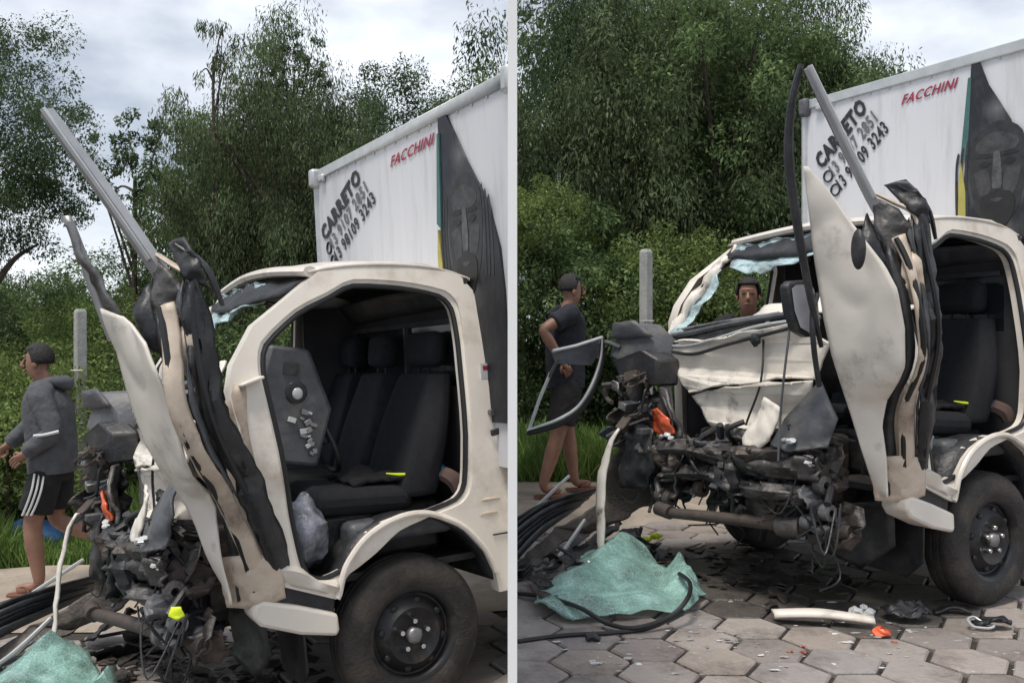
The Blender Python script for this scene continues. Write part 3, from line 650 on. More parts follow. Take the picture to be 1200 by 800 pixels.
    # --- chassis
    ch = MB()
    for y in (.35, -.35): ch.box((-1.0, y, .55), (3.6, .07, .14))
    ch.box((.72, 0, .55), (.07, .9, .12))
    fr = ch.build('chassis_rail', grime, T, smooth=False, bevel=.006)
    MB().tube([(1.11, -.34, .385), (1.0, .02, .40), (.83, .65, .42)], [.028, .031, .034], 12, smooth_n=4).build('axle_tube', rust, T)
    MB().tube([(1.115, -.40, .40), (1.11, -.30, .39)], .038, 12).build('axle_collar', rust, T)
    MB().tube([(.93, .30, .405), (.90, .42, .415)], .05, 12).build('axle_clamp', grime2, T)
    MB().tube([(0, -.75, .33), (0, .75, .33)], .05, 10).build('front_axle', grime, T)
    make_wheel(T, 0, .83, 1); make_wheel(T, 0, -.83, -1, .35 if L else .33)
    if not L:
        make_wheel(T, -2.35, .86, 1); make_wheel(T, -2.35, -.60, -1)
        MB().tube([(-2.35, -.5, .33), (-2.35, .7, .33)], .055, 10).build('rear_axle', grime, T)
    MB().box((.30, .0, .46), (.5, .42, .26)).build('gearbox', grime, T, bevel=.04)
    MB().box((.58, -.02, .40), (.30, .34, .14)).build('oil_sump', black, T, bevel=.03)
    MB().prism([(.44, .40, .18), (.47, .40, .58), (.47, .78, .58), (.45, .76, .26), (.44, .66, .17)], (1, 0, 0), .012).build('mud_flap', black, T, bevel=.004)
    sheet([(.62, .72, .56), (.66, .40, .50), (.64, .30, .26), (.60, .52, .20), (.58, .70, .34)], (1, .2, 0), 3, .03, 6, 3).build('splash_guard', black, T, solid=.01)
    # inner wheel housing
    arch = [(-.41, .5), (-.36, .63), (-.26, .745), (-.08, .835), (.10, .825), (.24, .745), (.335, .6), (.36, .42)]
    MB().loft([[(a, .80, b - .006) for a, b in arch], [(a, .38, b - .02) for a, b in arch]], 24, 3).build('wheel_housing', black, T, solid=.012)
    MB().box((0, .36, .62), (.8, .02, .42)).build('wheel_housing_wall', black, T, smooth=False)
    # --- cab
    mb, jam = ring(OUTER, smooth_loop(HOLE), 1); sf = mb.build('side_frame', paint, T, bevel=.016, angle=32); sf['label'] = 'white door frame with open doorway and dented wheel arch'
    MB().tube(jam + [jam[0]], .012, 8).build('door_seal', seal, sf)
    mb, jam2 = ring(OUTER, WINDOW, -1); mb.build('side_frame', paint, T, bevel=.012)
    MB().tube(catmull(jam2 + [jam2[0]], 3), .011, 6).build('window_seal', seal, T)
    # fender flare lip round the arch
    lip = [(x, .838, z + .006) for x, z in OUTER[18:31]]
    MB().tube(lip, .014, 8, smooth_n=3).build('arch_lip', paint, sf)
    # dents behind the doorway, dirt rub marks
    for k, (x, z, a) in enumerate([(-.40, .86, .25), (-.385, .80, .2)]):
        MB().ball((x, .832, z), (.05, .004, .008), 10, 6, .2, k).build('dent', paint_in, sf)
    MB().box((-.455, .842, 1.16), (.09, .014, .03), Matrix.Rotation(.15, 3, 'Y')).build('torn_edge', black, sf, bevel=.006)
    MB().box((-.46, .836, .70), (.12, .006, .006)).build('panel_gap', seal, sf)
    MB().tube([(-.43, Ys(1.24) - .01, 1.245), (-.43, Ys(1.24) + .016, 1.245)], .014, 10).build('striker', steel, sf)
    MB().box((-.425, Ys(1.42) + .004, 1.43), (.045, .004, .07)).build('warning_label', whitec, sf)
    MB().box((-.425, Ys(1.43) + .0075, 1.445), (.025, .003, .02)).build('label_print', red_ink, sf)
    # roof with header, headliner
    def rz(x, y): return 1.945 - .035 * ((x - .0) / .4) ** 2 - .05 * (abs(y) / .68) ** 3 + (.02 if x < .1 else 0)
    roofm = MB(); gx = np.linspace(-.49, .34, 12); gy = np.linspace(-.685, .685, 16)
    def roofp(x, y, d):
        z = 1.975 - .05 * (abs(y) / .68) ** 2.5 - (.035 * ((x - .05) / .3) ** 2 if x > .05 else .10 * ((.05 - x) / .54) ** 3); return (x, y, z - d)
    vs_ = [roofp(x, y, 0) for x in gx for y in gy]
    roofm.add(vs_, [(i * 16 + j, i * 16 + j + 1, (i + 1) * 16 + j + 1, (i + 1) * 16 + j) for i in range(11) for j in range(15)])
    rf = roofm.build('roof', paint, T, solid=.012)
    hl = MB().add([roofp(x, y * .985, .035) for x in gx for y in gy], [(i * 16 + j, i * 16 + j + 1, (i + 1) * 16 + j + 1, (i + 1) * 16 + j) for i in range(11) for j in range(15)]).build('headliner', liner, rf)
    MB().tube([(.33, .68, 1.895), (.37, .3, 1.925), (.375, -.1, 1.93), (.345, -.62, 1.90)], .032, 8, smooth_n=6, flat=.75).build('windscreen_header', paint, T)
    MB().loft([[(.33, .64, 1.87), (.37, .2, 1.895), (.37, -.2, 1.895), (.34, -.60, 1.87)], [(.40, .58, 1.80), (.47, .2, 1.79), (.48, -.2, 1.77), (.42, -.60, 1.80)]], 16, 4, nvec=(1, 0, .4), bulge=.01, crumple=.03, cscale=7).build('header_trim', black, T, solid=.01)
    # rear wall, window
    rwx = -.40
    rw = MB(); zt_, zb_, wz0, wz1 = 1.86, .62, 1.36, 1.66
    for (y0_, y1_, z0_, z1_) in ((-.70, .70, wz1, zt_), (-.76, .76, zb_, wz0), (-.70, -.62, wz0, wz1), (.62, .70, wz0, wz1)):
        rw.box((rwx, (y0_ + y1_) / 2, (z0_ + z1_) / 2), (.02, y1_ - y0_, z1_ - z0_))
    rw.build('rear_wall', liner, T, smooth=False)
    gl = MB().box((rwx + .001, 0, (wz0 + wz1) / 2), (.008, 1.24, wz1 - wz0)).build('rear_window', glass_win, T, smooth=False)
    MB().box((rwx + .016, .06, (wz0 + wz1) / 2), (.02, .02, wz1 - wz0)).build('window_bar', grey_pl, gl)
    MB().tube([(rwx + .018, -.61, wz1), (rwx + .018, .61, wz1 + .01)], .015, 6).build('window_rail', grey_pl, gl)
    MB().loft([[(rwx + .03, -.66, 1.70), (rwx + .03, 0, 1.72), (rwx + .03, .66, 1.74)], [(rwx + .10, -.66, 1.80), (rwx + .11, 0, 1.83), (rwx + .10, .64, 1.82)]], 14, 3).build('rear_header_trim', grey_pl, T, solid=.012)
    # floor, engine hump
    MB().box((.10, 0, .60), (.98, 1.44, .03)).build('floor', black, T, smooth=False)
    MB().box((.06, 0, .735), (.66, 1.16, .23)).build('seat_base', black, T, bevel=.03)
    MB().box((-.02, .645, .77), (.5, .15, .10)).build('sill_mat', grey_pl, T, bevel=.03)
    MB().box((-.24, -.63, 1.24), (.33, .02, 1.12)).build('side_lining', liner, T, smooth=False)
    MB().box((.28, -.74, .90), (.66, .02, .60)).build('door_lining', liner, T, smooth=False)
    # seats
    def seat_back(y, wd, z0, z1, lean, m):
        s = MB(); hw_ = wd / 2
        secs = []
        for t in np.linspace(0, 1, 7):
            z = z0 + (z1 - z0) * t; x = -.13 - lean * t; k = hw_ * (1 - .22 * max(0, t - .55) / .45) * (.93 + .07 * math.sin(t * 3.1)); dpt = .105 * (1 - .35 * t)
            secs.append([(x - dpt, y - k * .9, z), (x - dpt * .2, y - k, z), (x + dpt * .9, y - k * .86, z), (x + dpt * .55, y, z), (x + dpt * .9, y + k * .86, z), (x - dpt * .2, y + k, z), (x - dpt, y + k * .9, z)])
        for a, b in zip(secs, secs[1:]):
            s.add(a + b, [(i, (i + 1) % 7, 7 + (i + 1) % 7, 7 + i) for i in range(7)])
        s.add(secs[-1], [tuple(range(7))]); s.add(secs[0], [tuple(range(6, -1, -1))])
        o = s.build('seat_back', m, T, bevel=.02, sub=1); return o
    for y, wd, m in ((.42, .52, fabric2), (-.08, .44, fabric), (-.49, .40, fabric)):
        sb = seat_back(y, wd, .88, 1.43, .17, m)
        hd = MB().box((-.315, y, 1.54), (.10, wd * .55, .17), Matrix.Rotation(-.12, 3, 'Y')).build('headrest', m, sb, bevel=.04)
        for q in (-.05, .05): MB().tube([(-.30, y + q, 1.40), (-.31, y + q, 1.50)], .007, 6).build('headrest_rod', steelblk, sb)

    cu_ = MB()
    for y, wd, m in ((.40, .48, fabric2), (-.10, .42, fabric2), (-.48, .36, fabric2)):
        o = MB().box((.11, y, .895), (.46, wd, .12), Matrix.Rotation(-.07, 3, 'Y')).build('seat_cushion', m, T, bevel=.045, smooth=True)
    # dash with torn instrument pod
    d_ = sheet([(.30, .47, 1.56), (.44, .47, 1.58), (.50, .47, 1.42), (.42, .47, 1.10), (.26, .47, 1.06), (.20, .47, 1.30)], (0, 1, 0), 2, .015, 8, 2)
    pod = MB().prism([(.28, .36, 1.57), (.46, .36, 1.60), (.52, .36, 1.42), (.44, .36, 1.08), (.27, .36, 1.05), (.19, .36, 1.30)], (0, 1, 0), .13).build('instrument_pod', grey_pl, T, bevel=.02)
    MB().prism([(.335, .485, 1.51), (.40, .485, 1.52), (.41, .485, 1.47), (.345, .485, 1.46)], (0, 1, 0), .012).build('vent_slot', black, pod)
    MB().ball((.355, .493, 1.385), (.05, .006, .05), 14, 8).build('gauge_well', black, pod)
    MB().ball((.352, .502, 1.38), (.024, .008, .026), 14, 8).build('gauge', lens, pod)
    rn_ = random.Random(4)
    for k in range(15):
        c = (.33 + rn_.uniform(-.055, .06), .497, 1.30 - k * .013 + rn_.uniform(-.01, .01))
        MB().box(c, (rn_.uniform(.015, .04), .014, rn_.uniform(.008, .026)), Matrix.Rotation(rn_.uniform(-.6, .6), 3, 'Y')).build('broken_switch', lens if k % 3 == 0 else steel, pod, bevel=.002)
    MB().loft([[(.40, .36, 1.42), (.50, 0, 1.36), (.56, -.66, 1.30)], [(.60, .40, 1.42), (.68, 0, 1.38), (.70, -.70, 1.31)], [(.50, .36, 1.05), (.55, 0, 1.0), (.60, -.66, .95)]], 14, 4, nvec=(-1, 0, .5), bulge=.03, crumple=.05, cscale=5).build('dashboard', black, T, solid=.02)
    sw = MB().tube([(.20 + .16 * math.cos(a) * .45, .30 + .17 * math.sin(a), 1.17 + .17 * math.cos(a)) for a in np.linspace(0, 2 * math.pi, 25)], .012, 8).build('steering_wheel', black, T)
    MB().tube([(.42, .28, 1.08), (.22, .30, 1.16)], .022, 8).build('steering_column', black, sw)
    MB().box((.21, .30, 1.165), (.05, .30, .04), Matrix.Rotation(.4, 3, 'Y')).build('steering_spoke', black, sw, bevel=.01)
    # floor mat and sill step
    st = MB().prism([(.352, .70, .405), (.34, .70, .43), (.345, .70, .495), (.50, .70, .555), (.64, .70, .60), (.685, .70, .585), (.69, .70, .545), (.66, .70, .505), (.50, .70, .44)], (0, 1, 0), .145).build('side_step', paint, T, bevel=.014); st['label'] = 'bent white side step below the doorway'
    MB().prism([(.35, .70, .49), (.34, .70, .56), (.62, .70, .675), (.645, .70, .605)], (0, 1, 0), .11).build('step_gap', black, T, bevel=.006)
    MB().loft([[(.34, .80, .555), (.42, .835, .60), (.50, .83, .63), (.61, .80, .665)], [(.34, .845, .60), (.42, .842, .635), (.50, .865, .69), (.60, .84, .72)], [(.32, .78, .645), (.40, .77, .63), (.48, .79, .70), (.58, .80, .74)]], 18, 4, nvec=(0, 1, .3), crumple=.02, cscale=9, seed=4).build('crumpled_sill', paint, T, solid=.012)
    # --- crumpled front
    fp = sheet(jag([(.80, -.645, 1.30), (.84, -.3, 1.30), (.87, 0, 1.35), (.84, .33, 1.395), (.80, .50, 1.30), (.82, .43, 1.13), (.86, .20, 1.12), (.88, 0, 1.085), (.88, -.20, 1.06), (.86, -.42, 1.015), (.83, -.50, 1.06), (.80, -.60, 1.15)], 2, .012, 5), (1, 0, .15), 5, .04, 3.2, 3, .03, .022).build('front_panel', paint_bad, T, solid=.012); fp['label'] = 'crumpled white upper front panel below the windscreen'
    fp2 = sheet(jag([(.855, -.425, 1.00), (.875, -.20, 1.045), (.88, 0, 1.07), (.855, .20, 1.105), (.83, .42, 1.11), (.80, .42, 1.0), (.80, .36, .87), (.86, .15, .865), (.87, -.02, .86), (.85, -.20, .79), (.84, -.28, .87)], 2, .016, 6), (1, 0, -.1), 5, .04, 3.2, 7, .025, .022).build('front_panel', paint_bad, T, solid=.012); fp2['label'] = 'torn white lower front panel with bent bottom edge'
    for k, (y, z) in enumerate([(.10, 1.31), (.20, .97)]): MB().ball((.895 - .05 * abs(y), y, z), (.02, .035, .028), 9, 6, .3, k).build('dent', black if k != 2 else grime2, fp)
    MB().tube([(.83, .1, 1.35), (.9, .15, 1.1), (.88, .02, .86), (.9, .03, .72)], .006, 6, smooth_n=6).build('wire', black, T)
    # windscreen surround on the far side
    ap = MB().loft([[(.33, -.60, 1.905), (.50, -.665, 1.72), (.66, -.72, 1.50), (.765, -.755, 1.34)], [(.37, -.57, 1.865), (.52, -.61, 1.68), (.67, -.67, 1.46), (.775, -.715, 1.30)]], 18, 3, nvec=(1, 0, 1), bulge=.02, crumple=.035, cscale=10).build('windscreen_pillar', paint_bad, T, solid=.022)
    MB().tube([(.765, -.745, 1.345), (.79, -.755, 1.25), (.80, -.76, 1.14), (.81, -.70, 1.06), (.80, -.68, .93), (.81, -.67, .82)], [.03, .026, .028, .028, .022, .02], 8, smooth_n=5, flat=.6).build('torn_pillar_foot', paint_bad, T)
    MB().tube([(.36, -.585, 1.885), (.55, -.645, 1.66), (.70, -.70, 1.43), (.775, -.73, 1.31), (.80, -.72, 1.13), (.85, -.62, 1.08)], .012, 6, smooth_n=5).build('windscreen_seal', seal, T)
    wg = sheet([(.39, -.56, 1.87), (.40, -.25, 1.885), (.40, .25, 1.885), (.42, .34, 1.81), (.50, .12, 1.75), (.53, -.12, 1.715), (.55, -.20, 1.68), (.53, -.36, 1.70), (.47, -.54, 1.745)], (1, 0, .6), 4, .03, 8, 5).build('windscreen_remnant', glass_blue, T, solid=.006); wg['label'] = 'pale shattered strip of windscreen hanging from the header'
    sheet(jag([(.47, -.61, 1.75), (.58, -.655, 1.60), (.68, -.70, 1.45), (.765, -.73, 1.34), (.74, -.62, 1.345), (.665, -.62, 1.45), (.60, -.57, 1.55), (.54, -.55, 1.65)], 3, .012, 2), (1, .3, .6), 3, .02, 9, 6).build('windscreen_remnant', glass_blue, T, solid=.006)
    for k, (pts, r_, m_) in enumerate([
        ([(.77, -.70, 1.335), (.80, -.45, 1.36), (.78, -.1, 1.41), (.72, .35, 1.46)], .018, grey_pl), ([(.80, -.72, 1.28), (.86, -.45, 1.28), (.88, -.2, 1.32), (.86, .1, 1.385), (.80, .42, 1.42)], .009, alu),
        ([(.81, -.71, 1.255), (.87, -.4, 1.235), (.89, -.1, 1.29), (.86, .3, 1.37)], .010, black), ([(.74, -.68, 1.37), (.76, -.3, 1.41), (.72, .1, 1.45)], .011, steel)]):
        MB().tube(pts, r_, 7, smooth_n=6).build('cowl_strip', m_, T)
    MB().loft([[(.79, -.70, 1.32), (.80, -.3, 1.36), (.76, .4, 1.44)], [(.82, -.70, 1.295), (.85, -.3, 1.32), (.80, .42, 1.42)]], 16, 3, nvec=(1, 0, .5), crumple=.02, bulge=-.02).build('cowl', black, T, solid=.01)
    # folded inner white flap seen above the cowl
    sheet([(.62, -.10, 1.50), (.60, .30, 1.54), (.66, .34, 1.45), (.74, .10, 1.42), (.75, -.16, 1.40)], (1, 0, 1), 3, .03, 8, 9).build('folded_flap', paint_bad, T, solid=.01)
    # near A-pillar foot: white inner pressing that continues down to the sill
    MB().loft([[(.70, .74, 1.45), (.74, .72, 1.25), (.70, .72, 1.0), (.66, .74, .75)], [(.66, .80, 1.45), (.66, .82, 1.25), (.62, .83, 1.0), (.56, .83, .72)]], 16, 3, nvec=(.5, 1, 0), bulge=.03, crumple=.03, cscale=7).build('pillar_foot', paint_in, T, solid=.012)
    MB().box((.64, .79, 1.455), (.10, .09, .012), Matrix.Rotation(.3, 3, 'Y')).build('pillar_joint', paint, T, bevel=.004)
    # headlamp
    hlm = sheet([(0.910, -.64, 1.05), (0.940, -.50, 1.04), (0.970, -.40, .92), (0.970, -.36, .78), (0.930, -.46, .74), (0.910, -.62, .80)], (1, -.2, 0), 3, .03, 9, 4, .03).build('headlamp', grime2, T, solid=.02); hlm['label'] = 'smashed headlamp with orange turn lens'
    sheet([(0.960, -.62, .91), (1.000, -.52, .93), (1.010, -.42, .88), (1.000, -.40, .80), (0.980, -.50, .775), (0.960, -.60, .80)], (1, -.2, 0), 3, .03, 12, 6, .03).build('turn_lens', orange, hlm, solid=.012)
    for k, p in enumerate([(1.020, -.44, .79), (1.030, -.40, .775), (1.010, -.50, .775)]): MB().ball(p, (.018, .022, .012), 7, 5, .35, k).build('lens_shard', lens, hlm)
    MB().tube([(0.950, -.58, 1.02), (0.990, -.50, .98), (1.000, -.43, .90), (1.000, -.42, .84)], .008, 6, smooth_n=5).build('lamp_rim', steel, hlm)
    # --- engine bay wreckage
    rn_ = random.Random(21)
    eb = MB().box((.62, -.05, .66), (.40, .72, .34)).build('engine_block', grime, T, bevel=.03)
    for k, (p0, p1, h, s) in enumerate([((1.0, -.66, .63), (.95, .58, .66), .11, 1), ((1.0, -.5, .52), (.94, .5, .55), .08, 2), ((.93, .0, .80), (.90, .5, .80), .06, 3), ((.97, -.3, .68), (.93, .45, .74), .10, 4)]):
        a, b = Vector(p0), Vector(p1); m1 = a.lerp(b, .33) + Vector((rn_.uniform(-.05, .05), 0, rn_.uniform(-.04, .06))); m2 = a.lerp(b, .66) + Vector((rn_.uniform(-.05, .05), 0, rn_.uniform(-.06, .04)))
        up_ = Vector((.02, 0, h)); MB().loft([[a, m1, m2, b], [a + up_ * .5 + Vector((.05, 0, 0)), m1 + up_ * .5 + Vector((.06, 0, 0)), m2 + up_ * .6 + Vector((.04, 0, 0)), b + up_ * .5 + Vector((.03, 0, 0))], [a + up_, m1 + up_, m2 + up_, b + up_]], 40, 6, nvec=(1, 0, .2), crumple=.075, cscale=9, seed=s).build('bent_crossmember', [grime2, grime2, grime2, grime][k], T, solid=.012)
    MB().box((.88, .22, .50), (.05, .34, .16)).build('radiator', grime, T, smooth=False)
    for k in range(8): MB().box((.908, .22, .435 + k * .018), (.01, .33, .006)).build('radiator_fin', rust if k % 2 else grime2, T, smooth=False)
    names = ['bent_bracket', 'broken_plate', 'hose', 'torn_sheet', 'metal_lug', 'wire']
    for k in range(170):
        y = rn_.uniform(-.78, .62); z = rn_.uniform(.40, .84) if y > -.30 else rn_.uniform(.42, .76); x = rn_.uniform(.76, .99) - .08 * (z > .85)
        c = Vector((x, y, z)); nm = names[rn_.choices(range(6), (4, 2, 3, 2, 3, 3))[0]]; s = rn_.uniform(.6, 1.5)
        m_ = rn_.choice([grime, grime, grime2, black, black, rust, grey_pl, steel])
        def rv(a): return Vector((rn_.uniform(-a, a), rn_.uniform(-a, a), rn_.uniform(-a, a)))
        if nm == 'bent_bracket':
            rt = Matrix.Rotation(rn_.uniform(0, 6), 3, rv(1).normalized()); b = MB(); b.box(c, (.09 * s, .014, .04 * s), rt); b.box(c + rt @ Vector((.045 * s, .02 * s, 0)), (.012, .05 * s, .038 * s), rt); b.build(nm, m_, T, bevel=.003)
        elif nm == 'broken_plate':
            a_ = rv(1).normalized(); u = a_.orthogonal().normalized(); v = a_.cross(u)
            poly = [c + (u * math.cos(t) + v * math.sin(t)) * .065 * s * rn_.uniform(.5, 1.3) for t in np.linspace(0, 5.4, 6)]
            MB().prism(poly, a_, .008).build(nm, m_, T, smooth=False)
        elif nm == 'hose':
            MB().tube([c + rv(.12), c + rv(.06), c + rv(.06), c + rv(.14) - Vector((0, 0, .05))], .010 * s + .004, 8, smooth_n=6).build(nm, rn_.choice([black, black, grey_pl]), T)
        elif nm == 'torn_sheet':
            a_ = (rv(.8) + Vector((.6, .3, .2))).normalized(); u = a_.orthogonal().normalized(); v = a_.cross(u)
            poly = [c + (u * math.cos(t) + v * math.sin(t)) * .10 * s * rn_.uniform(.5, 1.3) for t in np.linspace(0, 5.6, 8)]
            sheet(poly, a_, 2, .05, 14, k).build(nm, m_, T, solid=.006)
        elif nm == 'metal_lug':
            MB().lathe([(.012 * s, -.02), (.03 * s, -.02), (.032 * s, .0), (.03 * s, .025), (.012 * s, .028)], c, n=12).build(nm, rn_.choice([grime2, steel, rust]), T)
        else:
            MB().tube([c + rv(.1), c + rv(.1), c + rv(.14), c + rv(.16) - Vector((0, 0, .08)), c + rv(.1) - Vector((0, 0, .16))], .0045, 5, smooth_n=6).build(nm, black, T)
    for k in range(12):
        c = Vector((rn_.uniform(.93, 1.03), rn_.uniform(.12, .56), rn_.uniform(.66, .84))); MB().ball(c, (.024, .03, .012), 7, 5, .4, k).build('bright_shard', lens if k % 2 else chrome, T)
    # white bent bonnet stub and dark inner wing near the door foot
    sheet([(.86, .50, 1.12), (.92, .34, .93), (.98, .30, .80), (.99, .42, .78), (.95, .62, .82), (.90, .64, .95)], (.8, .6, .1), 3, .04, 6, 8, .04).build('inner_wing', grey_pl, T, solid=.012)
    sheet([(.94, .22, 1.03), (.97, .36, .98), (1.0, .30, .82), (1.02, .16, .72), (.99, .12, .82)], (1, .2, 0), 3, .04, 8, 18).build('torn_wing', paint_bad, T, solid=.01)
    # far front corner pushed out: black dash end with hanging clutter
    dc = MB().prism([(1.0, -.98, 1.30), (1.03, -.90, 1.40), (.98, -.78, 1.41), (.93, -.66, 1.30), (.93, -.64, 1.14), (1.0, -.86, 1.16), (1.03, -.98, 1.22)], (-.9, .3, 0), .16).build('dashboard_end', grey_pl, T, bevel=.018)
    MB().prism([(1.04, -.93, 1.19), (1.0, -.70, 1.26), (.96, -.60, 1.20), (.97, -.60, 1.05), (1.03, -.85, 1.06)], (-.9, .3, 0), .14).build('dashboard_underside', black, T, bevel=.015)
    sheet([(1.02, -.98, 1.32), (1.04, -.90, 1.415), (.99, -.77, 1.43), (.94, -.66, 1.33)], (.5, -.4, .8), 2, .01, 8, 3).build('dashboard_cover', grey_pl, dc, solid=.012)
    for k in range(34):
        c = Vector((rn_.uniform(.92, 1.06), rn_.uniform(-1.0, -.62), rn_.uniform(.72, 1.14))); c.y += .14 * (1.0 - c.z)
        m_ = rn_.choice([grime, grime2, black, black, steel, grey_pl, rust]); s = rn_.uniform(.5, 1.3)
        def rv(a): return Vector((rn_.uniform(-a, a), rn_.uniform(-a, a), rn_.uniform(-a, a)))
        if k % 3 == 0: MB().tube([c + rv(.1), c + rv(.08), c + rv(.1), c + rv(.12)], .012 * s, 7, smooth_n=5).build('hose', m_, T)
        elif k % 3 == 1:
            a_ = rv(1).normalized(); u = a_.orthogonal().normalized(); v = a_.cross(u)
            sheet([c + (u * math.cos(t) + v * math.sin(t)) * .09 * s * rn_.uniform(.5, 1.3) for t in np.linspace(0, 5.6, 8)], a_, 2, .04, 14, k).build('torn_sheet', m_, T, solid=.008)
        else: MB().box(c, (.09 * s, .05 * s, .035 * s), Matrix.Rotation(rn_.uniform(0, 6), 3, rv(1).normalized())).build('bent_bracket', m_, T, bevel=.006)
    MB().lathe([(.055, -.01), (.075, 0), (.07, .012), (.02, .03), (.001, .028)], (1.0, -.74, 1.03), n=20).build('fan_hub', grime2, T)
    # hanging dark lower bumper corner
    sheet([(.97, -.80, .80), (.99, -.68, .85), (1.0, -.55, .80), (1.0, -.53, .60), (1.02, -.62, .47), (1.03, -.80, .45), (1.02, -.84, .55)], (1, -.2, .1), 3, .05, 5, 12, .03).build('bumper_corner', black, T, solid=.015)
    MB().box((1.03, -.68, .845), (.03, .16, .012), Matrix.Rotation(.3, 3, 'X')).build('bumper_clip', steel, T)
    # --- torn near door, standing up from the sill
    E1 = [(.73, .715, .60), (.82, .70, .82), (.89, .695, .99), (1.03, .715, 1.25), (1.07, .708, 1.40), (1.126, .704, 1.67)] + ([(1.15, .715, 1.76)] if L else [(1.212, .736, 1.976), (1.235, .742, 2.06)])
    E2 = [(.765, .80, .60), (.785, .81, .78), (.80, .80, .93), (.83, .85, 1.05), (.93, .985, 1.13), (.96, 1.04, 1.20), (1.0, 1.07, 1.36), (1.035, 1.06, 1.52), (1.055, 1.015, 1.62)] + ([(1.10, .86, 1.72)] if L else [(1.113, .902, 1.80), (1.173, .809, 1.97), (1.222, .75, 2.06)])
    dr = MB().loft([E1, E2], 60, 16, nvec=(.75, .6, 0), bulge=.004, crumple=.034 if L else .028, cscale=2.6, seed=2, lin=True).build('torn_door', paint_door, T, solid=.010, angle=30); dr['label'] = 'torn white door skin standing upright on the sill'
    E3 = [(.68, .80, .64), (.72, .83, .82), (.775, .87, 1.0), (.885, 1.045, 1.22), (.945, 1.085, 1.4), (.97, 1.055, 1.60), (.99, 1.0, 1.74)]
    E4 = [(.59, .805, .65), (.655, .855, .82), (.733, .915, 1.03), (.845, 1.055, 1.22), (.905, 1.085, 1.38), (.925, 1.065, 1.60), (.95, 1.03, 1.76)]
    if L:
        def sx_(c): return .075 * math.exp(-((c - 1.35) / .42) ** 2)
        E3 = [(a + sx_(c) * .8, b, c) for a, b, c in E3]; E4 = [(a + sx_(c) * .55, b + .01, c) for a, b, c in E4]
    MB().loft([[(a - .04, b - .03, c) for a, b, c in E2[:9]], [(a - .01, b - .03, c) for a, b, c in E3]], 22, 2).build('door_gap', black, dr, solid=.014)
    MB().loft([E3, E4], 40, 9, nvec=(.7, .7, 0), bulge=.018, crumple=.026, cscale=5).build('door_inner_frame', paint_in, dr, solid=.010, angle=22)
    MB().tube([(a - .012, b + .012, c) for a, b, c in E3], .013, 7, smooth_n=5).build('door_seal', seal, dr)
    TL = [(.585, .81, .70), (.65, .87, .86), (.715, .925, 1.05), (.82, 1.05, 1.28), (.87, 1.08, 1.46), (.91, 1.05, 1.72), (.90, 1.03, 1.84)]
    TR = [(.525, .82, .70), (.57, .885, .90), (.615, .935, 1.07), (.715, 1.03, 1.3), (.775, 1.06, 1.464), (.815, 1.06, 1.70), (.862, 1.042, 1.86)]
    if L: TL = [(a + sx_(c) * .6, b, c) for a, b, c in TL]; TR = [(a + sx_(c) * .75, b, c) for a, b, c in TR]
    MB().loft([TL, TR], 34, 9, nvec=(.6, .8, 0), bulge=.02, crumple=.06, cscale=6).build('door_trim', black, dr, solid=.018, angle=24)
    MB().loft([[(a - .05, b - .05, c) for a, b, c in E4], [(a - .04, b - .045, c) for a, b, c in TL]], 26, 4, nvec=(.7, .7, 0), crumple=.015, cscale=8).build('door_core', grime, dr, solid=.012, angle=25)
    MB().loft([[(a - .012, b + .004, c) for a, b, c in E4], [(a + .012, b + .010, c) for a, b, c in TL]], 26, 3, nvec=(.7, .7, 0), crumple=.02, cscale=9, seed=5).build('torn_lining', grey_pl, dr, solid=.008, angle=22)
    MB().tube([(a - .02, b + .03, c) for a, b, c in TL], [.006, .012, .012, .008], 6, smooth_n=5).build('trim_seal', seal, dr)
    MB().loft([[(.745, .71, .575), (.66, .815, .575), (.555, .835, .60)], [(.765, .715, .67), (.69, .825, .68), (.565, .845, .68)], [(.785, .71, .77), (.70, .835, .79), (.59, .855, .77)]], 14, 5, nvec=(.5, .8, 0), bulge=.0, crumple=.03, cscale=9).build('door_foot', paint_in, dr, solid=.014)
    # torn window frame: silver bar, black channel
    sb_ = MB(); sb_.tube([(1.315, .835, 2.45), (1.15, .865, 2.18), (1.0, .90, 1.92), (.94, .94, 1.80)], ([.036, .042, .044, .046] if L else [.026, .032, .034, .036]), 4, smooth_n=4, flat=.7)
    br = sb_.build('window_frame_bar', silver, dr, angle=30); br['label'] = 'straight silver window bar sticking up from the torn door'
    MB().tube([(1.33, .862, 2.452), (1.165, .892, 2.18), (1.015, .927, 1.92)], .012, 6).build('bar_edge', alu, br)
    MB().tube([(1.305, .812, 2.455), (1.15, .842, 2.19), (1.01, .875, 1.95)], .009, 6).build('glass_channel', seal, br)
    if not L: MB().tube([(1.33, .815, 2.47), (1.335, .765, 2.30), (1.30, .72, 2.08), (1.22, .695, 1.80), (1.12, .675, 1.50), (1.04, .665, 1.28)], [.012, .018, .022, .02, .016, .01], 8, smooth_n=6).build('window_channel', black, dr)
    else: MB().tube([(1.245, .73, 2.08), (1.18, .70, 1.86), (1.12, .69, 1.64)], [.012, .02, .014], 8, smooth_n=6).build('window_channel', silver, dr)
    if L: MB().loft([[(1.27, .70, 2.10), (1.20, .70, 1.90), (1.13, .70, 1.74)], [(1.25, .73, 2.10), (1.175, .745, 1.90), (1.09, .77, 1.74)]], 10, 3, nvec=(1, 0, 0), bulge=.01, crumple=.03, cscale=9).build('bent_frame_strip', steel, dr, solid=.01)
    # torn hinge pressings at the top
    rn_ = random.Random(8)
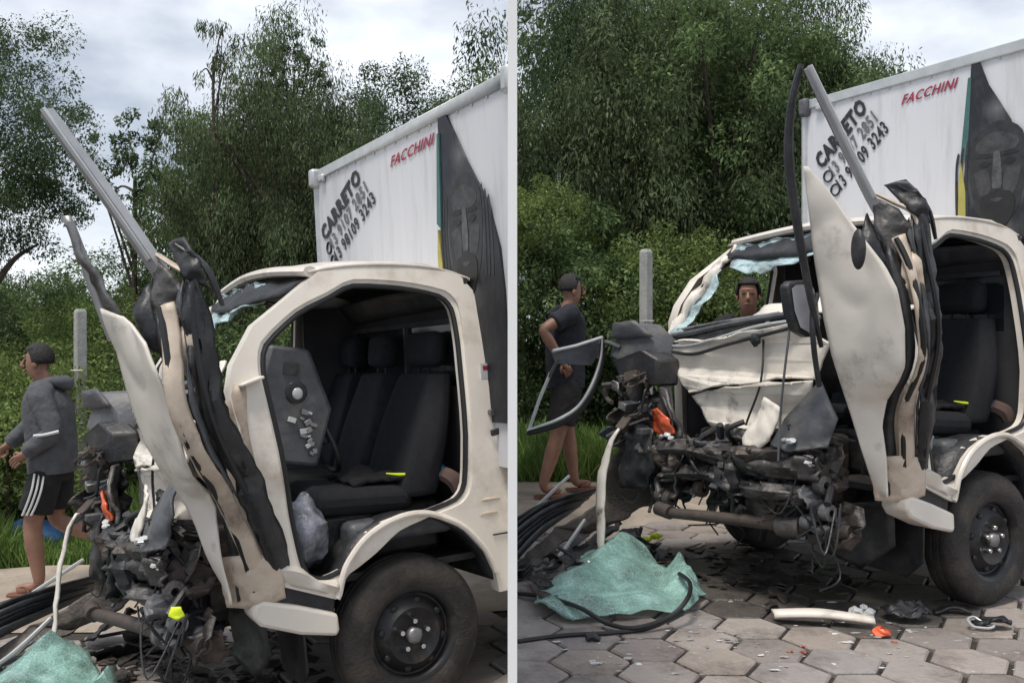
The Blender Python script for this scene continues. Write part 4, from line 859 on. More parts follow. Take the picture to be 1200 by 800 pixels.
    pcs = [([(.95, .93, 1.98), (.90, 1.0, 1.99), (.85, 1.05, 1.90), (.83, 1.06, 1.80), (.90, 1.02, 1.84)], black), ([(.99, .90, 1.93), (.93, .98, 1.86), (.88, 1.04, 1.74), (.90, 1.03, 1.58), (.97, .96, 1.66), (1.0, .92, 1.78)], grime2),
           ([(1.0, .88, 1.86), (.98, .93, 1.70), (.95, .98, 1.55), (1.02, .92, 1.60), (1.05, .88, 1.74)], black), ([(.93, 1.0, 1.74), (.88, 1.05, 1.64), (.86, 1.06, 1.50), (.90, 1.03, 1.46), (.94, 1.0, 1.56)], paint_in)]
    for k, (poly, m_) in enumerate(pcs): sheet(poly, (.7, .7, .1), 3, .035, 9, k + 30, .03).build('torn_hinge_plate', m_, dr, solid=.012)
    for k, pts in enumerate([[(.985, .91, 1.94), (.95, .97, 1.90), (.90, 1.04, 1.84), (.89, 1.05, 1.70), (.93, 1.02, 1.60)], [(.96, .95, 1.80), (.92, 1.0, 1.78), (.88, 1.05, 1.72), (.87, 1.06, 1.62), (.92, 1.03, 1.55), (.96, .98, 1.50)], [(.93, .98, 1.97), (.85, 1.06, 1.88), (.80, 1.07, 1.74)]]):
        MB().tube(pts, [.012, .018, .018, .012], 7, smooth_n=5, flat=.6).build('torn_flange', [paint_in, grime2, black][k], dr)
    if not L:
        mr_ = MB().ball(P.un(1006, 292, 1, .985), (.022, .035, .085), 14, 10); mr_.build('window_crank_cover', black, dr)
        # mirror on its arm, cable and rod in front of the cab
        q0 = [P.un(px, py, 1, .60) for px, py in [(924, 334), (930, 329), (946, 328), (954, 334), (960, 355), (963, 385), (958, 394), (948, 395), (936, 388), (928, 365)]]
        mo = MB().prism(q0, (.3, -.9, 0), .05).build('mirror', black, T, bevel=.012)
        c0 = sum(q0, Vector()) / len(q0)
        MB().prism([c0 + (p - c0) * .84 + Vector((.004, .006, 0)) for p in q0], (.3, .9, 0), .004).build('mirror_glass', pm('mirror_face', (.34, .34, .36), .5, .0, var=.1), mo, smooth=False)
        MB().tube([P.un(958, 345, 1, .62), P.un(952, 370, 1, .66), P.un(954, 410, 1, .66), P.un(960, 452, 1, .62)], .013, 8, smooth_n=6).build('mirror_cable', black, T)
        MB().tube([P.un(926, 382, 1, .4), P.un(920, 430, 1, .4), P.un(915, 480, 1, .4), P.un(912, 540, 1, .4)], .006, 6, smooth_n=4).build('loose_rod', grey_pl, T)
        MB().tube([P.un(704, 402, 1, -1.04), (1.04, -.97, 1.30), (1.0, -.90, 1.27)], .014, 7, smooth_n=4).build('hanging_hinge', grey_pl, T)
        MB().tube([P.un(655, 420, 1, -1.08), P.un(646, 436, 1, -1.15), P.un(644, 442, 1, -1.2)], .010, 6, smooth_n=4).build('frame_hinge', grey_pl, T)
        # loose window frame loop hanging off the far corner
        lp = [P.un(x, y, 1, Y) for x, y, Y in [(706, 398, -1.0), (704, 425, -1.02), (694, 455, -1.05), (678, 480, -1.1), (655, 495, -1.15), (630, 504, -1.2), (618, 508, -1.2)]]
        lo2 = MB().tube(lp, [.012, .02, .025, .026, .026, .02, .012], 8, smooth_n=6).build('hanging_window_frame', seal, T)
        MB().tube([p + Vector((.012, .016, .022)) for p in lp], [.004, .008, .012, .012, .012, .008, .005], 6, smooth_n=6).build('frame_highlight_strip', alu, lo2)
        MB().tube([P.un(x, y, 1, -1.2) for x, y in [(620, 503), (632, 468), (645, 437)]], .012, 6).build('frame_leg', alu, lo2)
        pl = [P.un(x, y, 1, -1.08) for x, y in [(648, 412), (668, 405), (705, 396), (703, 412), (694, 428), (654, 426)]]
        MB().prism(pl, (.3, -1, 0), .02).build('frame_plate', grey_pl, T, bevel=.005)
        MB().tube([P.un(648, 411, 1, -1.07), P.un(675, 405, 1, -1.07), P.un(706, 395, 1, -1.06)], .011, 6).build('plate_edge', alu, T)
    return T

TA = make_truck(PA, 'A'); TB = make_truck(PB, 'B')
# the left truck ends where it meets the added divider
bpy.context.view_layer.update()
dg = bpy.context.evaluated_depsgraph_get()
def clip_divider(o, xlim, sg=1):
    ev = o.evaluated_get(dg); me = bpy.data.meshes.new_from_object(ev, preserve_all_data_layers=True, depsgraph=dg)
    mw = o.matrix_world
    if max(sg * (mw @ v.co).x for v in me.vertices) <= sg * xlim: bpy.data.meshes.remove(me); return
    bm = bmesh.new(); bm.from_mesh(me); inv = mw.inverted()
    co = inv @ Vector((xlim, 0, 0)); no = (inv.to_3x3() @ Vector((sg, 0, 0))).normalized()
    r = bmesh.ops.bisect_plane(bm, geom=bm.verts[:] + bm.edges[:] + bm.faces[:], plane_co=co, plane_no=no, clear_outer=True)
    ed = [e for e in r['geom_cut'] if isinstance(e, bmesh.types.BMEdge)]
    if not bm.verts: bm.free(); bpy.data.objects.remove(o); return
    try: bmesh.ops.holes_fill(bm, edges=ed)
    except Exception: pass
    o.modifiers.clear(); bm.to_mesh(me); bm.free(); o.data = me
def tree_children(o):
    for c in list(o.children):
        yield from tree_children(c); yield c
for o in list(tree_children(TA)):
    if o.type == 'MESH': clip_divider(o, -.0135)

# ------------------------------------------------------------------ people
def skin_mesh(chains, sub=2):
    """chains: lists of (point, (rx, ry)); points shared between chains are joined. Returns the grown surface."""
    me = bpy.data.meshes.new('body'); bm = bmesh.new(); key = {}; rad = {}
    def vert(p, r):
        k = tuple(round(c, 4) for c in p)
        if k not in key: key[k] = bm.verts.new(p); rad[k] = r
        return key[k]
    for ch in chains:
        V = [vert(p, r) for p, r in ch]
        for a, b in zip(V, V[1:]):
            if a is not b and bm.edges.get((a, b)) is None: bm.edges.new((a, b))
    bm.verts.index_update(); order = {k: v.index for k, v in key.items()}
    bm.to_mesh(me); bm.free()
    o = bpy.data.objects.new('tmp', me); C.objects.link(o)
    md = o.modifiers.new('skin', 'SKIN'); md.use_smooth_shade = True; md.branch_smoothing = .3
    o.modifiers.new('sub', 'SUBSURF').levels = sub
    sv = me.skin_vertices[0].data
    for k, i in order.items(): sv[i].radius = rad[k]; sv[i].use_root = (i == 0)
    bpy.context.view_layer.update(); d = bpy.context.evaluated_depsgraph_get()
    m2 = bpy.data.meshes.new_from_object(o.evaluated_get(d)); bpy.data.objects.remove(o)
    return m2
def mesh_obj(name, me, mat, parent):
    me.materials.clear(); me.materials.append(mat); me.name = name
    for p in me.polygons: p.use_smooth = True
    o = bpy.data.objects.new(name, me); C.objects.link(o); o.parent = parent; return o
def hand_tubes(mb, wrist, direc, palm_n, curl=.5):
    d = Vector(direc).normalized(); n = Vector(palm_n); n = (n - d * n.dot(d)).normalized(); sd_ = d.cross(n)
    for k, (off, ln) in enumerate(((-.027, .062), (-.009, .074), (.009, .07), (.027, .055))):
        p = wrist + d * .085 + sd_ * off; pts = [p - d * .02, p]; dd = d.copy()
        for q in range(3):
            dd = (dd + n * curl * (.45 + .2 * q)).normalized(); p = p + dd * ln / 3; pts.append(p)
        mb.tube(pts, [.0095, .0095, .009, .0085, .007], 7)
    p = wrist + d * .03 - sd_ * .03; mb.tube([p + sd_ * .012, p - sd_ * .012 + d * .022, p - sd_ * .014 + d * .045 + n * .018, p - sd_ * .008 + d * .062 + n * .03], [.012, .012, .010, .008], 7)
def person(label, base, heading, J, top, bottom, sleeve, legs, extras=None, scale=1., look=0.):
    """J: joints in metres, +X forward, +Y the person's left. top/bottom: materials of shirt and shorts"""
    o = empty('person', Matrix.Translation(base) @ Matrix.Rotation(heading, 4, 'Z') @ Matrix.Scale(scale, 4)); tag(o, label, 'person')
    v = {k: Vector(p) for k, p in J.items()}
    hd = v['head']; ch = []
    ch.append([(v['pelvis'], (.09, .09)), (v['waist'], (.09, .09)), (v['chest'], (.10, .10)), (v['neck'] - Vector((0, 0, .05)), (.07, .065)), (v['neck'], (.058, .056)), (hd - Vector((-.005, 0, .075)), (.062, .068)), (hd, (.075, .09)), (hd + Vector((-.01, 0, .07)), (.068, .08)), (hd + Vector((-.015, 0, .105)), (.035, .045))])
    for s in 'lr':
        sh, el_, wr, hp, kn, an, to = [v[a + s] for a in ('shoulder_', 'elbow_', 'wrist_', 'hip_', 'knee_', 'ankle_', 'toe_')]
        hn = wr + (wr - el_).normalized() * .085
        ch.append([(v['chest'], (.10, .10)), (sh, (.062, .06)), (sh.lerp(el_, .45), (.056, .054)), (el_, (.045, .045)), (el_.lerp(wr, .35), (.046, .044)), (wr, (.027, .025)), (wr.lerp(hn, .5), (.036, .02)), (hn, (.038, .016))])
        ch.append([(v['pelvis'], (.09, .09)), (hp, (.088, .088)), (hp.lerp(kn, .45), (.086, .084)), (kn, (.062, .062)), (kn.lerp(an, .3), (.067, .064)), (an, (.041, .041)), (an + Vector((0, 0, -.03)) + (to - an) * .1, (.036, .03)), (to, (.04, .018))])
    me = skin_mesh(ch)
    tmp = MB()
    for s in 'lr': hand_tubes(tmp, v['wrist_' + s], v['wrist_' + s] - v['elbow_' + s], (0, -1 if s == 'l' else 1, -.2), .5)
    # face: nose, brow, lips and ears belong to the body surface
    Rl = Matrix.Rotation(look, 3, 'Z')
    def hp_(x, y, z): return hd + Rl @ Vector((x, y, z))
    tmp.tube([hp_(.075, 0, .03), hp_(.092, 0, .0), hp_(.104, 0, -.022), hp_(.085, 0, -.034)], [.008, .010, .015, .012], 8, smooth_n=3)
    tmp.tube([hp_(.076, -.024, -.062), hp_(.088, 0, -.058), hp_(.076, .024, -.062)], [.005, .009, .005], 7, smooth_n=3)
    tmp.tube([hp_(.068, -.045, .036), hp_(.084, -.02, .04), hp_(.084, .02, .04), hp_(.068, .045, .036)], .006, 6, smooth_n=3)
    for q in (-1, 1): tmp.ball(hp_(-.005, q * .078, -.01), (.02, .009, .032), 10, 7)
    bm = bmesh.new(); bm.from_mesh(me); m3 = bpy.data.meshes.new('t'); m3.from_pydata(tmp.v, [], tmp.f); bm.from_mesh(m3); bm.to_mesh(me); bm.free()
    body = mesh_obj('body', me, skin, o)
    for q in (-1, 1): MB().ball(hp_(.072, q * .032, .012), (.010, .012, .006), 10, 7).build('eye', eyew, o)
    # hair: cap over skull
    hb = MB(); n, m_ = 18, 9; vs_ = []
    for i in range(m_ + 1):
        th = math.pi * .62 * i / m_
        for k in range(n):
            a = 2 * math.pi * k / n; lim = .52 if math.cos(a) > .35 else 1.0
            t2 = th * (lim if th > .9 else 1); q = 1 + .05 * noise.noise(Vector((math.cos(a) * 4, math.sin(a) * 4, t2 * 5)))
            vs_.append(hp_(-.008 + .098 * math.sin(t2) * math.cos(a) * q, .085 * math.sin(t2) * math.sin(a) * q, .028 + .10 * math.cos(t2) * q))
    hb.add(vs_, [(i * n + k, (i + 1) * n + k, (i + 1) * n + (k + 1) % n, i * n + (k + 1) % n) for i in range(m_) for k in range(n)])
    hb.build('hair', hairm, o, solid=.012)
    # shirt: rings round the torso, sleeves as tapered tubes
    def rings(rs, n=20):
        mb = MB(); vs2 = []
        for c, dx, dy in rs:
            for k in range(n):
                a = 2 * math.pi * k / n; wv = 1 + .05 * noise.noise(Vector((math.cos(a) * 2, math.sin(a) * 2, c.z * 7)))
                ca, sa = math.cos(a), math.sin(a)
                vs2.append(c + Vector((dx * abs(ca) ** .85 * (1 if ca > 0 else -1) * wv, dy * abs(sa) ** .85 * (1 if sa > 0 else -1) * wv, 0)))
        mb.add(vs2, [(i * n + k, i * n + (k + 1) % n, (i + 1) * n + (k + 1) % n, (i + 1) * n + k) for i in range(len(rs) - 1) for k in range(n)]); return mb
    nk = v['neck']; bg_ = 1.16 if sleeve == 'long' else 1.1
    def Z(p, dz): return Vector((p.x, p.y, p.z + dz))
    mb = rings([(Z(v['pelvis'], -.07), .128 * bg_, .178 * bg_), (Z(v['pelvis'], .02), .132 * bg_, .182 * bg_), (v['waist'], .132 * bg_, .176 * bg_), (v['waist'].lerp(v['chest'], .5), .138 * bg_, .182 * bg_), (v['chest'], .142 * bg_, .195), (Z(v['chest'].lerp(nk, .5), .0), .128, .20), (Z(nk, -.065), .10, .17), (Z(nk, -.035), .08, .11), (Z(nk, -.01), .068, .074)])
    for s in 'lr':
        sh, el_, wr = v['shoulder_' + s], v['elbow_' + s], v['wrist_' + s]; inn = sh.lerp(Vector((v['chest'].x, v['chest'].y, sh.z)), .45)
        if sleeve == 'long': mb.tube([inn, sh, sh.lerp(el_, .5), el_, el_.lerp(wr, .5), el_.lerp(wr, .9), el_.lerp(wr, .98)], [.085, .085, .075, .068, .062, .055, .045], 14, smooth_n=3)
        else: mb.tube([inn, sh, sh.lerp(el_, .35), sh.lerp(el_, .62)], [.085, .083, .078, .08], 14, smooth_n=3)
    mb.build('hoodie' if sleeve == 'long' else 'shirt', top, o, sub=1)
    mb = rings([(Z(v['waist'], -.06), .12, .165), (v['pelvis'], .135, .18), (Z(v['pelvis'], -.08), .138, .185), (Z(v['pelvis'], -.13), .11, .15)])
    for s in 'lr':
        hp, kn = v['hip_' + s], v['knee_' + s]; mb.tube([Z(hp, .05), hp.lerp(kn, legs * .3), hp.lerp(kn, legs * .7), hp.lerp(kn, legs)], [.10, .112, .112, .116], 16, smooth_n=3)
    mb.build('shorts', bottom, o, sub=1)
    for s in 'lr':
        an, to = v['ankle_' + s], v['toe_' + s]; d = (to - an); f_ = Vector((d.x, d.y, 0)).normalized() if abs(d.z) < .12 else d.normalized(); up_ = Vector((0, 0, 1)) if abs(d.z) < .12 else f_.cross(Vector((0, 1, 0))).normalized() * -1
        sd_ = f_.cross(up_); b0 = an - up_ * .078 - f_ * .07
        poly = [b0 + f_ * a + sd_ * b for a, b in [(0, -.02), (.0, .02), (.05, .038), (.16, .042), (.24, .045), (.275, .02), (.275, -.02), (.24, -.045), (.16, -.038), (.05, -.036)]]
        sandal = MB().prism(poly, -up_, .02).build('flip_flop', flip, o, bevel=.005)
        MB().tube([b0 + f_ * .12 + sd_ * .04, b0 + f_ * .16 + sd_ * .02 + up_ * .045, b0 + f_ * .215 + up_ * .03, b0 + f_ * .16 - sd_ * .02 + up_ * .045, b0 + f_ * .12 - sd_ * .04], .006, 6, smooth_n=4).build('strap', flip, sandal)
    return o, v
# walker in the grey hoodie, heading left, trailing foot lifted
wb = ground_at(62, 692)
J1 = dict(pelvis=(0, 0, .90), waist=(.01, 0, 1.06), chest=(.03, 0, 1.28), neck=(.05, 0, 1.46), head=(.10, 0, 1.585),
          shoulder_l=(.03, .18, 1.38), elbow_l=(-.08, .25, 1.12), wrist_l=(.10, .22, .98), shoulder_r=(.05, -.18, 1.38), elbow_r=(.20, -.22, 1.15), wrist_r=(.36, -.20, 1.0),
          hip_l=(0, .10, .86), knee_l=(.10, .11, .48), ankle_l=(.05, .11, .10), toe_l=(.20, .12, .04), hip_r=(0, -.10, .86), knee_r=(.02, -.11, .47), ankle_r=(-.34, -.11, .32), toe_r=(-.40, -.11, .18))
pw, v = person('person in a grey hoodie and black shorts walking past the torn black bumper', wb, math.pi + R(8), J1, hood, blackc, 'long', .78, look=.0)
MB().tube([(.10, -.06, 1.415), (.02, -.085, 1.445), (-.05, -.06, 1.45), (-.085, 0, 1.435), (-.05, .06, 1.45), (.02, .085, 1.445), (.10, .06, 1.415)], [.02, .03, .042, .055, .042, .03, .02], 10, smooth_n=5).build('hood', hood, pw)
for k in range(3): MB().tube([(.05 - k * .028, .20 - .004 * k, .84), (.06 - k * .03, .222, .74), (.09 - k * .03, .226, .64), (.12 - k * .028, .226, .565)], .0075, 5, smooth_n=4).build('white_stripe', whitec, pw)
MB().tube([(.03, .265, 1.10), (-.05, .315, 1.11), (-.135, .30, 1.13)], .012, 6, smooth_n=4).build('sleeve_band', whitec, pw)
for k in range(5): MB().box((.165 - .025 * abs(k - 2) ** 1.6 * .3, .10 - k * .042, 1.21 + .008 * (k % 2)), (.03, .025, .075)).build('red_print', red_ink, pw, bevel=.004)
# bystander in a dark shirt and shorts, elbows back, looking at the wreck
bb = ground_at(663, 579)
J2 = dict(pelvis=(0, 0, .92), waist=(-.01, 0, 1.08), chest=(0, 0, 1.31), neck=(.02, 0, 1.49), head=(.05, 0, 1.615),
          shoulder_l=(.0, .18, 1.42), elbow_l=(.06, .26, 1.15), wrist_l=(.22, .14, 1.12), shoulder_r=(-.02, -.19, 1.42), elbow_r=(-.26, -.24, 1.30), wrist_r=(-.10, -.22, 1.06),
          hip_l=(0, .10, .88), knee_l=(.06, .14, .48), ankle_l=(.12, .16, .10), toe_l=(.27, .17, .04), hip_r=(0, -.10, .88), knee_r=(-.10, -.11, .48), ankle_r=(-.22, -.11, .10), toe_r=(-.08, -.12, .04))
person('bystander in a navy T-shirt, black shorts and flip-flops standing on the sandy path', bb, R(14), J2, navy, blackc, 'short', .80, scale=1.08)
# onlooker on the far side of the truck, seen through the broken windscreen
ob = Vector(((877 - CX) / F * 6.75, 6.75, ZR))
J3 = dict(pelvis=(0, 0, .92), waist=(0, 0, 1.08), chest=(.01, 0, 1.31), neck=(.03, 0, 1.49), head=(.07, 0, 1.63),
          shoulder_l=(.0, .18, 1.42), elbow_l=(.02, .24, 1.14), wrist_l=(.12, .20, .92), shoulder_r=(0, -.18, 1.42), elbow_r=(.02, -.24, 1.14), wrist_r=(.12, -.20, .92),
          hip_l=(0, .10, .88), knee_l=(.03, .11, .48), ankle_l=(0, .11, .10), toe_l=(.15, .12, .04), hip_r=(0, -.10, .88), knee_r=(.03, -.11, .48), ankle_r=(0, -.11, .10), toe_r=(.15, -.12, .04))
person('onlooker in dark clothes on the far side of the truck, seen through the broken windscreen', ob, R(-105), J3, blackc, navy, 'short', .8)

# ------------------------------------------------------------------ posts, tarp, debris on the ground
def post(px, D, top_y, label):
    b = ground_at(px, 500); x = (px - CX) / F * D; z0 = gz(x) - .1; z1 = CZ - (top_y - CY) / F * D
    o = MB(); o.tube([(x, D, z0), (x, D, z1 - .03), (x, D, z1)], [.07, .066, .05], 4); p = o.build('fence_post', concrete, smooth=False, bevel=.008); tag(p, label, 'post', 'concrete fence posts')
    for k in range(3):
        z = z0 + .6 + k * .5
        if z < z1: MB().tube([(x - .065, D - .06, z), (x + .065, D - .06, z)], .006, 5).build('wire_tie', steel, p)
post(94, 9.0, 362, 'weathered concrete fence post behind the walker in the grey hoodie')
post(757, 9.0, 292, 'weathered concrete fence post between the bystander and the broken windscreen')
# blue tarp on the verge
t0 = ground_at(16, 640)
mb = MB(); n = 14; rgn = []
for i in range(n):
    for j in range(n):
        u, v_ = i / (n - 1) * 2 - 1, j / (n - 1) * 2 - 1; h = max(0, .20 * (1 - abs(u) ** 1.5) * (1 - v_ * v_) + .04 * noise.noise(Vector((u * 3, v_ * 3, 1))))
        rgn.append((t0.x + u * .36, t0.y + .3 + v_ * .3, gz(t0.x) + h))
mb.add(rgn, [(i * n + j, i * n + j + 1, (i + 1) * n + j + 1, (i + 1) * n + j) for i in range(n - 1) for j in range(n - 1)])
tag(mb.build('tarp', tarpblue), 'crumpled blue tarp lying on the grass edge beside the sandy path', 'tarp')
rn = random.Random(12)
for k in range(6):
    p = Vector((t0.x + rn.uniform(-.4, .35), t0.y - .08 + rn.uniform(-.06, .05), gz(t0.x) + .02)); m = MB().ball(p, (.045, .03, .025), 8, 5, .3, k)
    tag(m.build('rubble_stone', concrete, smooth=False), 'small pale rubble stone in front of the blue tarp', 'stone', 'rubble by the tarp')

def on_ground(P, x, y, z=0.): return P.M @ Vector((x, y, z))
def windscreen(P, label, seed, poly, apex, px_lim=None):
    """fallen laminated windscreen: a crazed sheet slumped over the rubble, its far edge propped up"""
    w_ = [P.I @ p for p in poly]; c = sum(w_, Vector()) / len(w_)
    mb = sheet(w_, (0, 0, 1), 5, 0., 5, seed)
    out_ = []
    for p in mb.v:
        q = Vector(p); h = .012
        for (a0, a1, h0, h1, wd) in apex:                 # sharp folds: ridge lines with straight flanks
            A0, A1 = Vector((*a0, 0)), Vector((*a1, 0)); d = A1 - A0; t = min(1, max(0, (q - A0).dot(d) / d.length_squared)); dist = (q - A0 - d * t).length
            h = max(h, (h0 + (h1 - h0) * t) * max(0, 1 - dist / wd) ** 1.25)
        h += .07 * abs(noise.noise(q * 4 + Vector((seed, 0, 0)))) + .02 * abs(noise.noise(q * 10 + Vector((0, seed, 0))))
        out_.append(P.M @ Vector((q.x + .02 * noise.noise(q * 9), q.y + .02 * noise.noise(q * 9 + Vector((5, 0, 0))), max(.008, h))))
    mb.v = [tuple(p) for p in out_]
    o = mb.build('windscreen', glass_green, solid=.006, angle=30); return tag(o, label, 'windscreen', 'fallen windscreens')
polyB = [PB.M @ Vector(p) for p in [(2.05, -.16, 0), (1.86, -.42, 0), (1.5, -.72, 0), (1.25, -.86, 0), (1.12, -.80, 0), (1.04, -.50, 0), (1.02, -.22, 0), (1.12, .0, 0), (1.30, .13, 0), (1.50, .17, 0), (1.75, .10, 0), (1.95, .02, 0)]]
windscreen(PB, 'crazed green windscreen slumped on the hexagonal paving under a black cable', 3, polyB, [((1.16, -.66), (1.45, -.50), .22, .16, .34), ((1.45, -.50), (1.98, -.16), .16, .05, .26), ((1.04, -.30), (1.30, .12), .15, .04, .11)])
polyA = [PA.M @ Vector(p) for p in [(1.85, -.25, 0), (1.75, -.55, 0), (1.5, -.80, 0), (1.28, -.88, 0), (1.15, -.82, 0), (1.06, -.52, 0), (1.03, -.22, 0), (1.12, .0, 0), (1.30, .10, 0), (1.55, .05, 0)]]
windscreen(PA, 'crazed green windscreen slumped below the white torn strip, beside the hooded walker', 5, polyA, [((1.26, -.70), (1.40, -.55), .25, .17, .30), ((1.40, -.55), (1.80, -.30), .17, .05, .26), ((1.05, -.30), (1.28, .08), .13, .04, .11)])
def strip(P, label):
    pts = [(1.10, -.76, .80), (1.15, -.80, .68), (1.19, -.81, .52), (1.22, -.785, .34), (1.25, -.73, .12), (1.255, -.70, .02)]
    a = [(x, y - .008 - .04 * math.sin(i / 5 * 3.1), z) for i, (x, y, z) in enumerate(pts)]; b = [(x + .01, y + .008 + .04 * math.sin(i / 5 * 3.1), z) for i, (x, y, z) in enumerate(pts)]
    mb = MB().loft([a, b], 22, 3, nvec=(1, 0, .2), bulge=.012, crumple=.012, cscale=9); mb.v = [tuple(P.M @ Vector(p)) for p in mb.v]
    return tag(mb.build('trim_strip', paint_bad, solid=.012), label, 'trim', 'white torn strips')
strip(PA, 'torn white curved trim strip standing against the wreck next to the hooded walker')
strip(PB, 'torn white curved trim strip standing behind the green windscreen near the bystander')
def bumper(P, label, seed):
    """torn black bumper and cowl: long parallel slats fanned over the ground"""
    T_ = empty('torn_bumper', P.M); tag(T_, label, 'bumper', 'torn black bumpers'); rn_ = random.Random(seed)
    for k in range(6):
        a = Vector((1.95 - k * .03, -.72 - k * .055, .03 + .035 * k)); b = Vector((.98, -1.35 + k * .03, .26 + .02 * k)); m1 = a.lerp(b, .5) + Vector((0, 0, .05 + rn_.uniform(-.02, .02)))
        MB().loft([[a, m1, b], [a + Vector((.03, .035, .035)), m1 + Vector((.02, .03, .045)), b + Vector((0, .04, .03))]], 16, 2, nvec=(.3, .5, 1), bulge=.012, crumple=.012, seed=k).build('slat', black if k % 3 else grey_pl, T_, solid=.012)
    MB().tube([(1.98, -.78, .06), (1.5, -1.18, .24), (1.02, -1.42, .44)], [.008, .012, .01], 6, smooth_n=5).build('pale_edge', alu, T_)
    MB().tube([(1.72, -.62, .05), (1.45, -.82, .13), (1.24, -.92, .26)], .013, 7, smooth_n=5).build('pale_hose', silver, T_)
    sheet([PB.un(x, y, 1, Y) for x, y, Y in [(722, 522, -.95), (758, 512, -.85), (788, 552, -.8), (778, 588, -.85), (742, 604, -.95), (690, 622, -1.05), (640, 652, -1.0), (612, 668, -.95), (612, 656, -1.0), (655, 622, -1.1), (705, 585, -1.05)]], (.6, -.3, .6), 4, .05, 5, 8).build('bumper_skin', pm('scuffed_brown_plastic', (.06, .05, .044), .5, var=.5, scale=6, dirt=(.17, .14, .11), dscale=4, dlo=.52, dhi=.75, bump=.3), T_, solid=.012)
    for k in range(26):
        c = Vector((rn_.uniform(.75, 1.85), 0, rn_.uniform(.02, .12))); c.y = -.55 - (1.9 - c.x) * .35 + rn_.uniform(-.3, .25); s = rn_.uniform(.6, 1.4)
        a_ = Vector((rn_.uniform(-.5, .5), rn_.uniform(-.5, .5), 1)).normalized(); u = a_.orthogonal().normalized(); v = a_.cross(u)
        if k % 4 == 3: MB().tube([c + u * .14 * s, c + v * .06, c - u * .1 * s + v * .1, c - u * .2 * s], .010, 6, smooth_n=5).build('hose', black, T_)
        else: sheet([c + (u * math.cos(t) + v * math.sin(t)) * .11 * s * rn_.uniform(.5, 1.3) for t in np.linspace(0, 5.6, 8)], a_, 2, .05, 9, k).build('torn_piece', rn_.choice([black, black, grime, grey_pl, grime2]), T_, solid=.008)
    return T_
bumper(PA, 'torn black bumper with fanned slats on the ground next to the hooded walker', 3)
BB = bumper(PB, 'torn black bumper with fanned slats on the ground next to the bystander', 3)
bpy.context.view_layer.update(); dg = bpy.context.evaluated_depsgraph_get()
for o in list(tree_children(BB)): clip_divider(o, .016, -1)
# oily debris under each wreck
def litter(P, label, n, seed, y0, y1):
    rn_ = random.Random(seed); mb = MB()
    for k in range(n):
        c = Vector((rn_.uniform(.15, 1.02), rn_.uniform(y0, y1), 0)); c.z = .012 + rn_.uniform(0, .05) ** 1.2
        s = rn_.uniform(.5, 1.5); a_ = Vector((rn_.uniform(-.4, .4), rn_.uniform(-.4, .4), 1)).normalized(); u = a_.orthogonal().normalized(); v = a_.cross(u)
        mb.prism([P.M @ (c + (u * math.cos(t) + v * math.sin(t)) * .04 * s * rn_.uniform(.4, 1.4)) for t in np.linspace(0, 5.4, 6)], P.Rm @ a_, .005)
    return tag(mb.build('wreckage_litter', grime, smooth=False), label, 'debris', kind='stuff')
litter(PA, 'dark oily scraps heaped under the wreck beside the hooded walker', 230, 4, -.9, .7)
litter(PB, 'dark oily scraps strewn under the wreck on the hexagonal paving', 80, 5, -.9, .35)
# glass crumbs and pale chips on the paving
def chips(name, label, n, seed, mat, px, py, s0, s1):
    rn_ = random.Random(seed); mb = MB()
    for k in range(n):
        p = ground_at(rn_.uniform(*px), rn_.triangular(py[0], py[1], py[0] + (py[1] - py[0]) * .4)); s = s0 + (s1 - s0) * rn_.random() ** 3
        mb.ball(p + Vector((0, 0, s * .25)), (s * rn_.uniform(.8, 2.2), s * rn_.uniform(.5, 1), s * .3), 6, 3, .5, k)
    return tag(mb.build(name, mat, smooth=False), label, 'debris', kind='stuff')
chips('glass_crumbs', 'pale glass crumbs and chips scattered over the hexagonal paving', 300, 1, pm('dusty_glass', (.38, .38, .37), .3, var=.3), (640, 1195), (700, 799), .002, .013)
chips('paint_chips', 'white paint chips scattered over the hexagonal paving', 70, 2, whitec, (650, 1190), (715, 799), .003, .018)
chips('red_chips', 'red lens splinters on the paving near the white trim', 14, 3, orange, (920, 1050), (735, 775), .004, .010)
# larger loose pieces beside the right-hand truck
def loose(name, label, cat, mb, mat, **k): return tag(mb.build(name, mat, **k), label, cat)
a, b = ground_at(908, 731), ground_at(1026, 739)
up = Vector((0, 0, 1))
loose('floor_trim', 'long pale plastic trim lying flat on the hexagonal paving', 'trim', MB().loft([[a + up * .03, a.lerp(b, .5) + up * .045, b + up * .03], [a + Vector((0, .06, .045)), a.lerp(b, .5) + Vector((0, .07, .06)), b + Vector((0, .06, .04))]], 16, 3, nvec=(0, -.3, 1), bulge=.012), paint, solid=.018)
p = ground_at(1033, 744); loose('lens_piece', 'broken orange lens piece beside the pale plastic trim', 'lens', MB().ball(p + up * .014, (.04, .03, .022), 8, 5, .35, 3), orange, smooth=False)
for k, (px, py) in enumerate([(1003, 727), (1012, 724), (1018, 729)]):
    p = ground_at(px, py); loose('glass_lump', 'lump of clear crushed glass on the end of the pale plastic trim', 'glass', MB().ball(p + up * .035, (.03, .03, .028), 8, 6, .35, k), lens, smooth=False)['group'] = 'clear glass lumps by the trim'
p = ground_at(1058, 727); P6 = [p + Vector((.10 * math.cos(t) * (1.3 if math.cos(t) > 0 else 1), .09 * math.sin(t), .03)) for t in np.linspace(0, 5.7, 9)]
loose('black_rag', 'crumpled black rag on the paving behind the orange lens piece', 'rag', sheet(P6, (0, 0, 1), 3, .05, 12, 4, .03), black, solid=.008)
p = ground_at(1152, 737)
sg = empty('broken_latch', Matrix.Translation(p)); tag(sg, 'small black plastic latch with a pale looped edge beside the front tyre', 'car part')
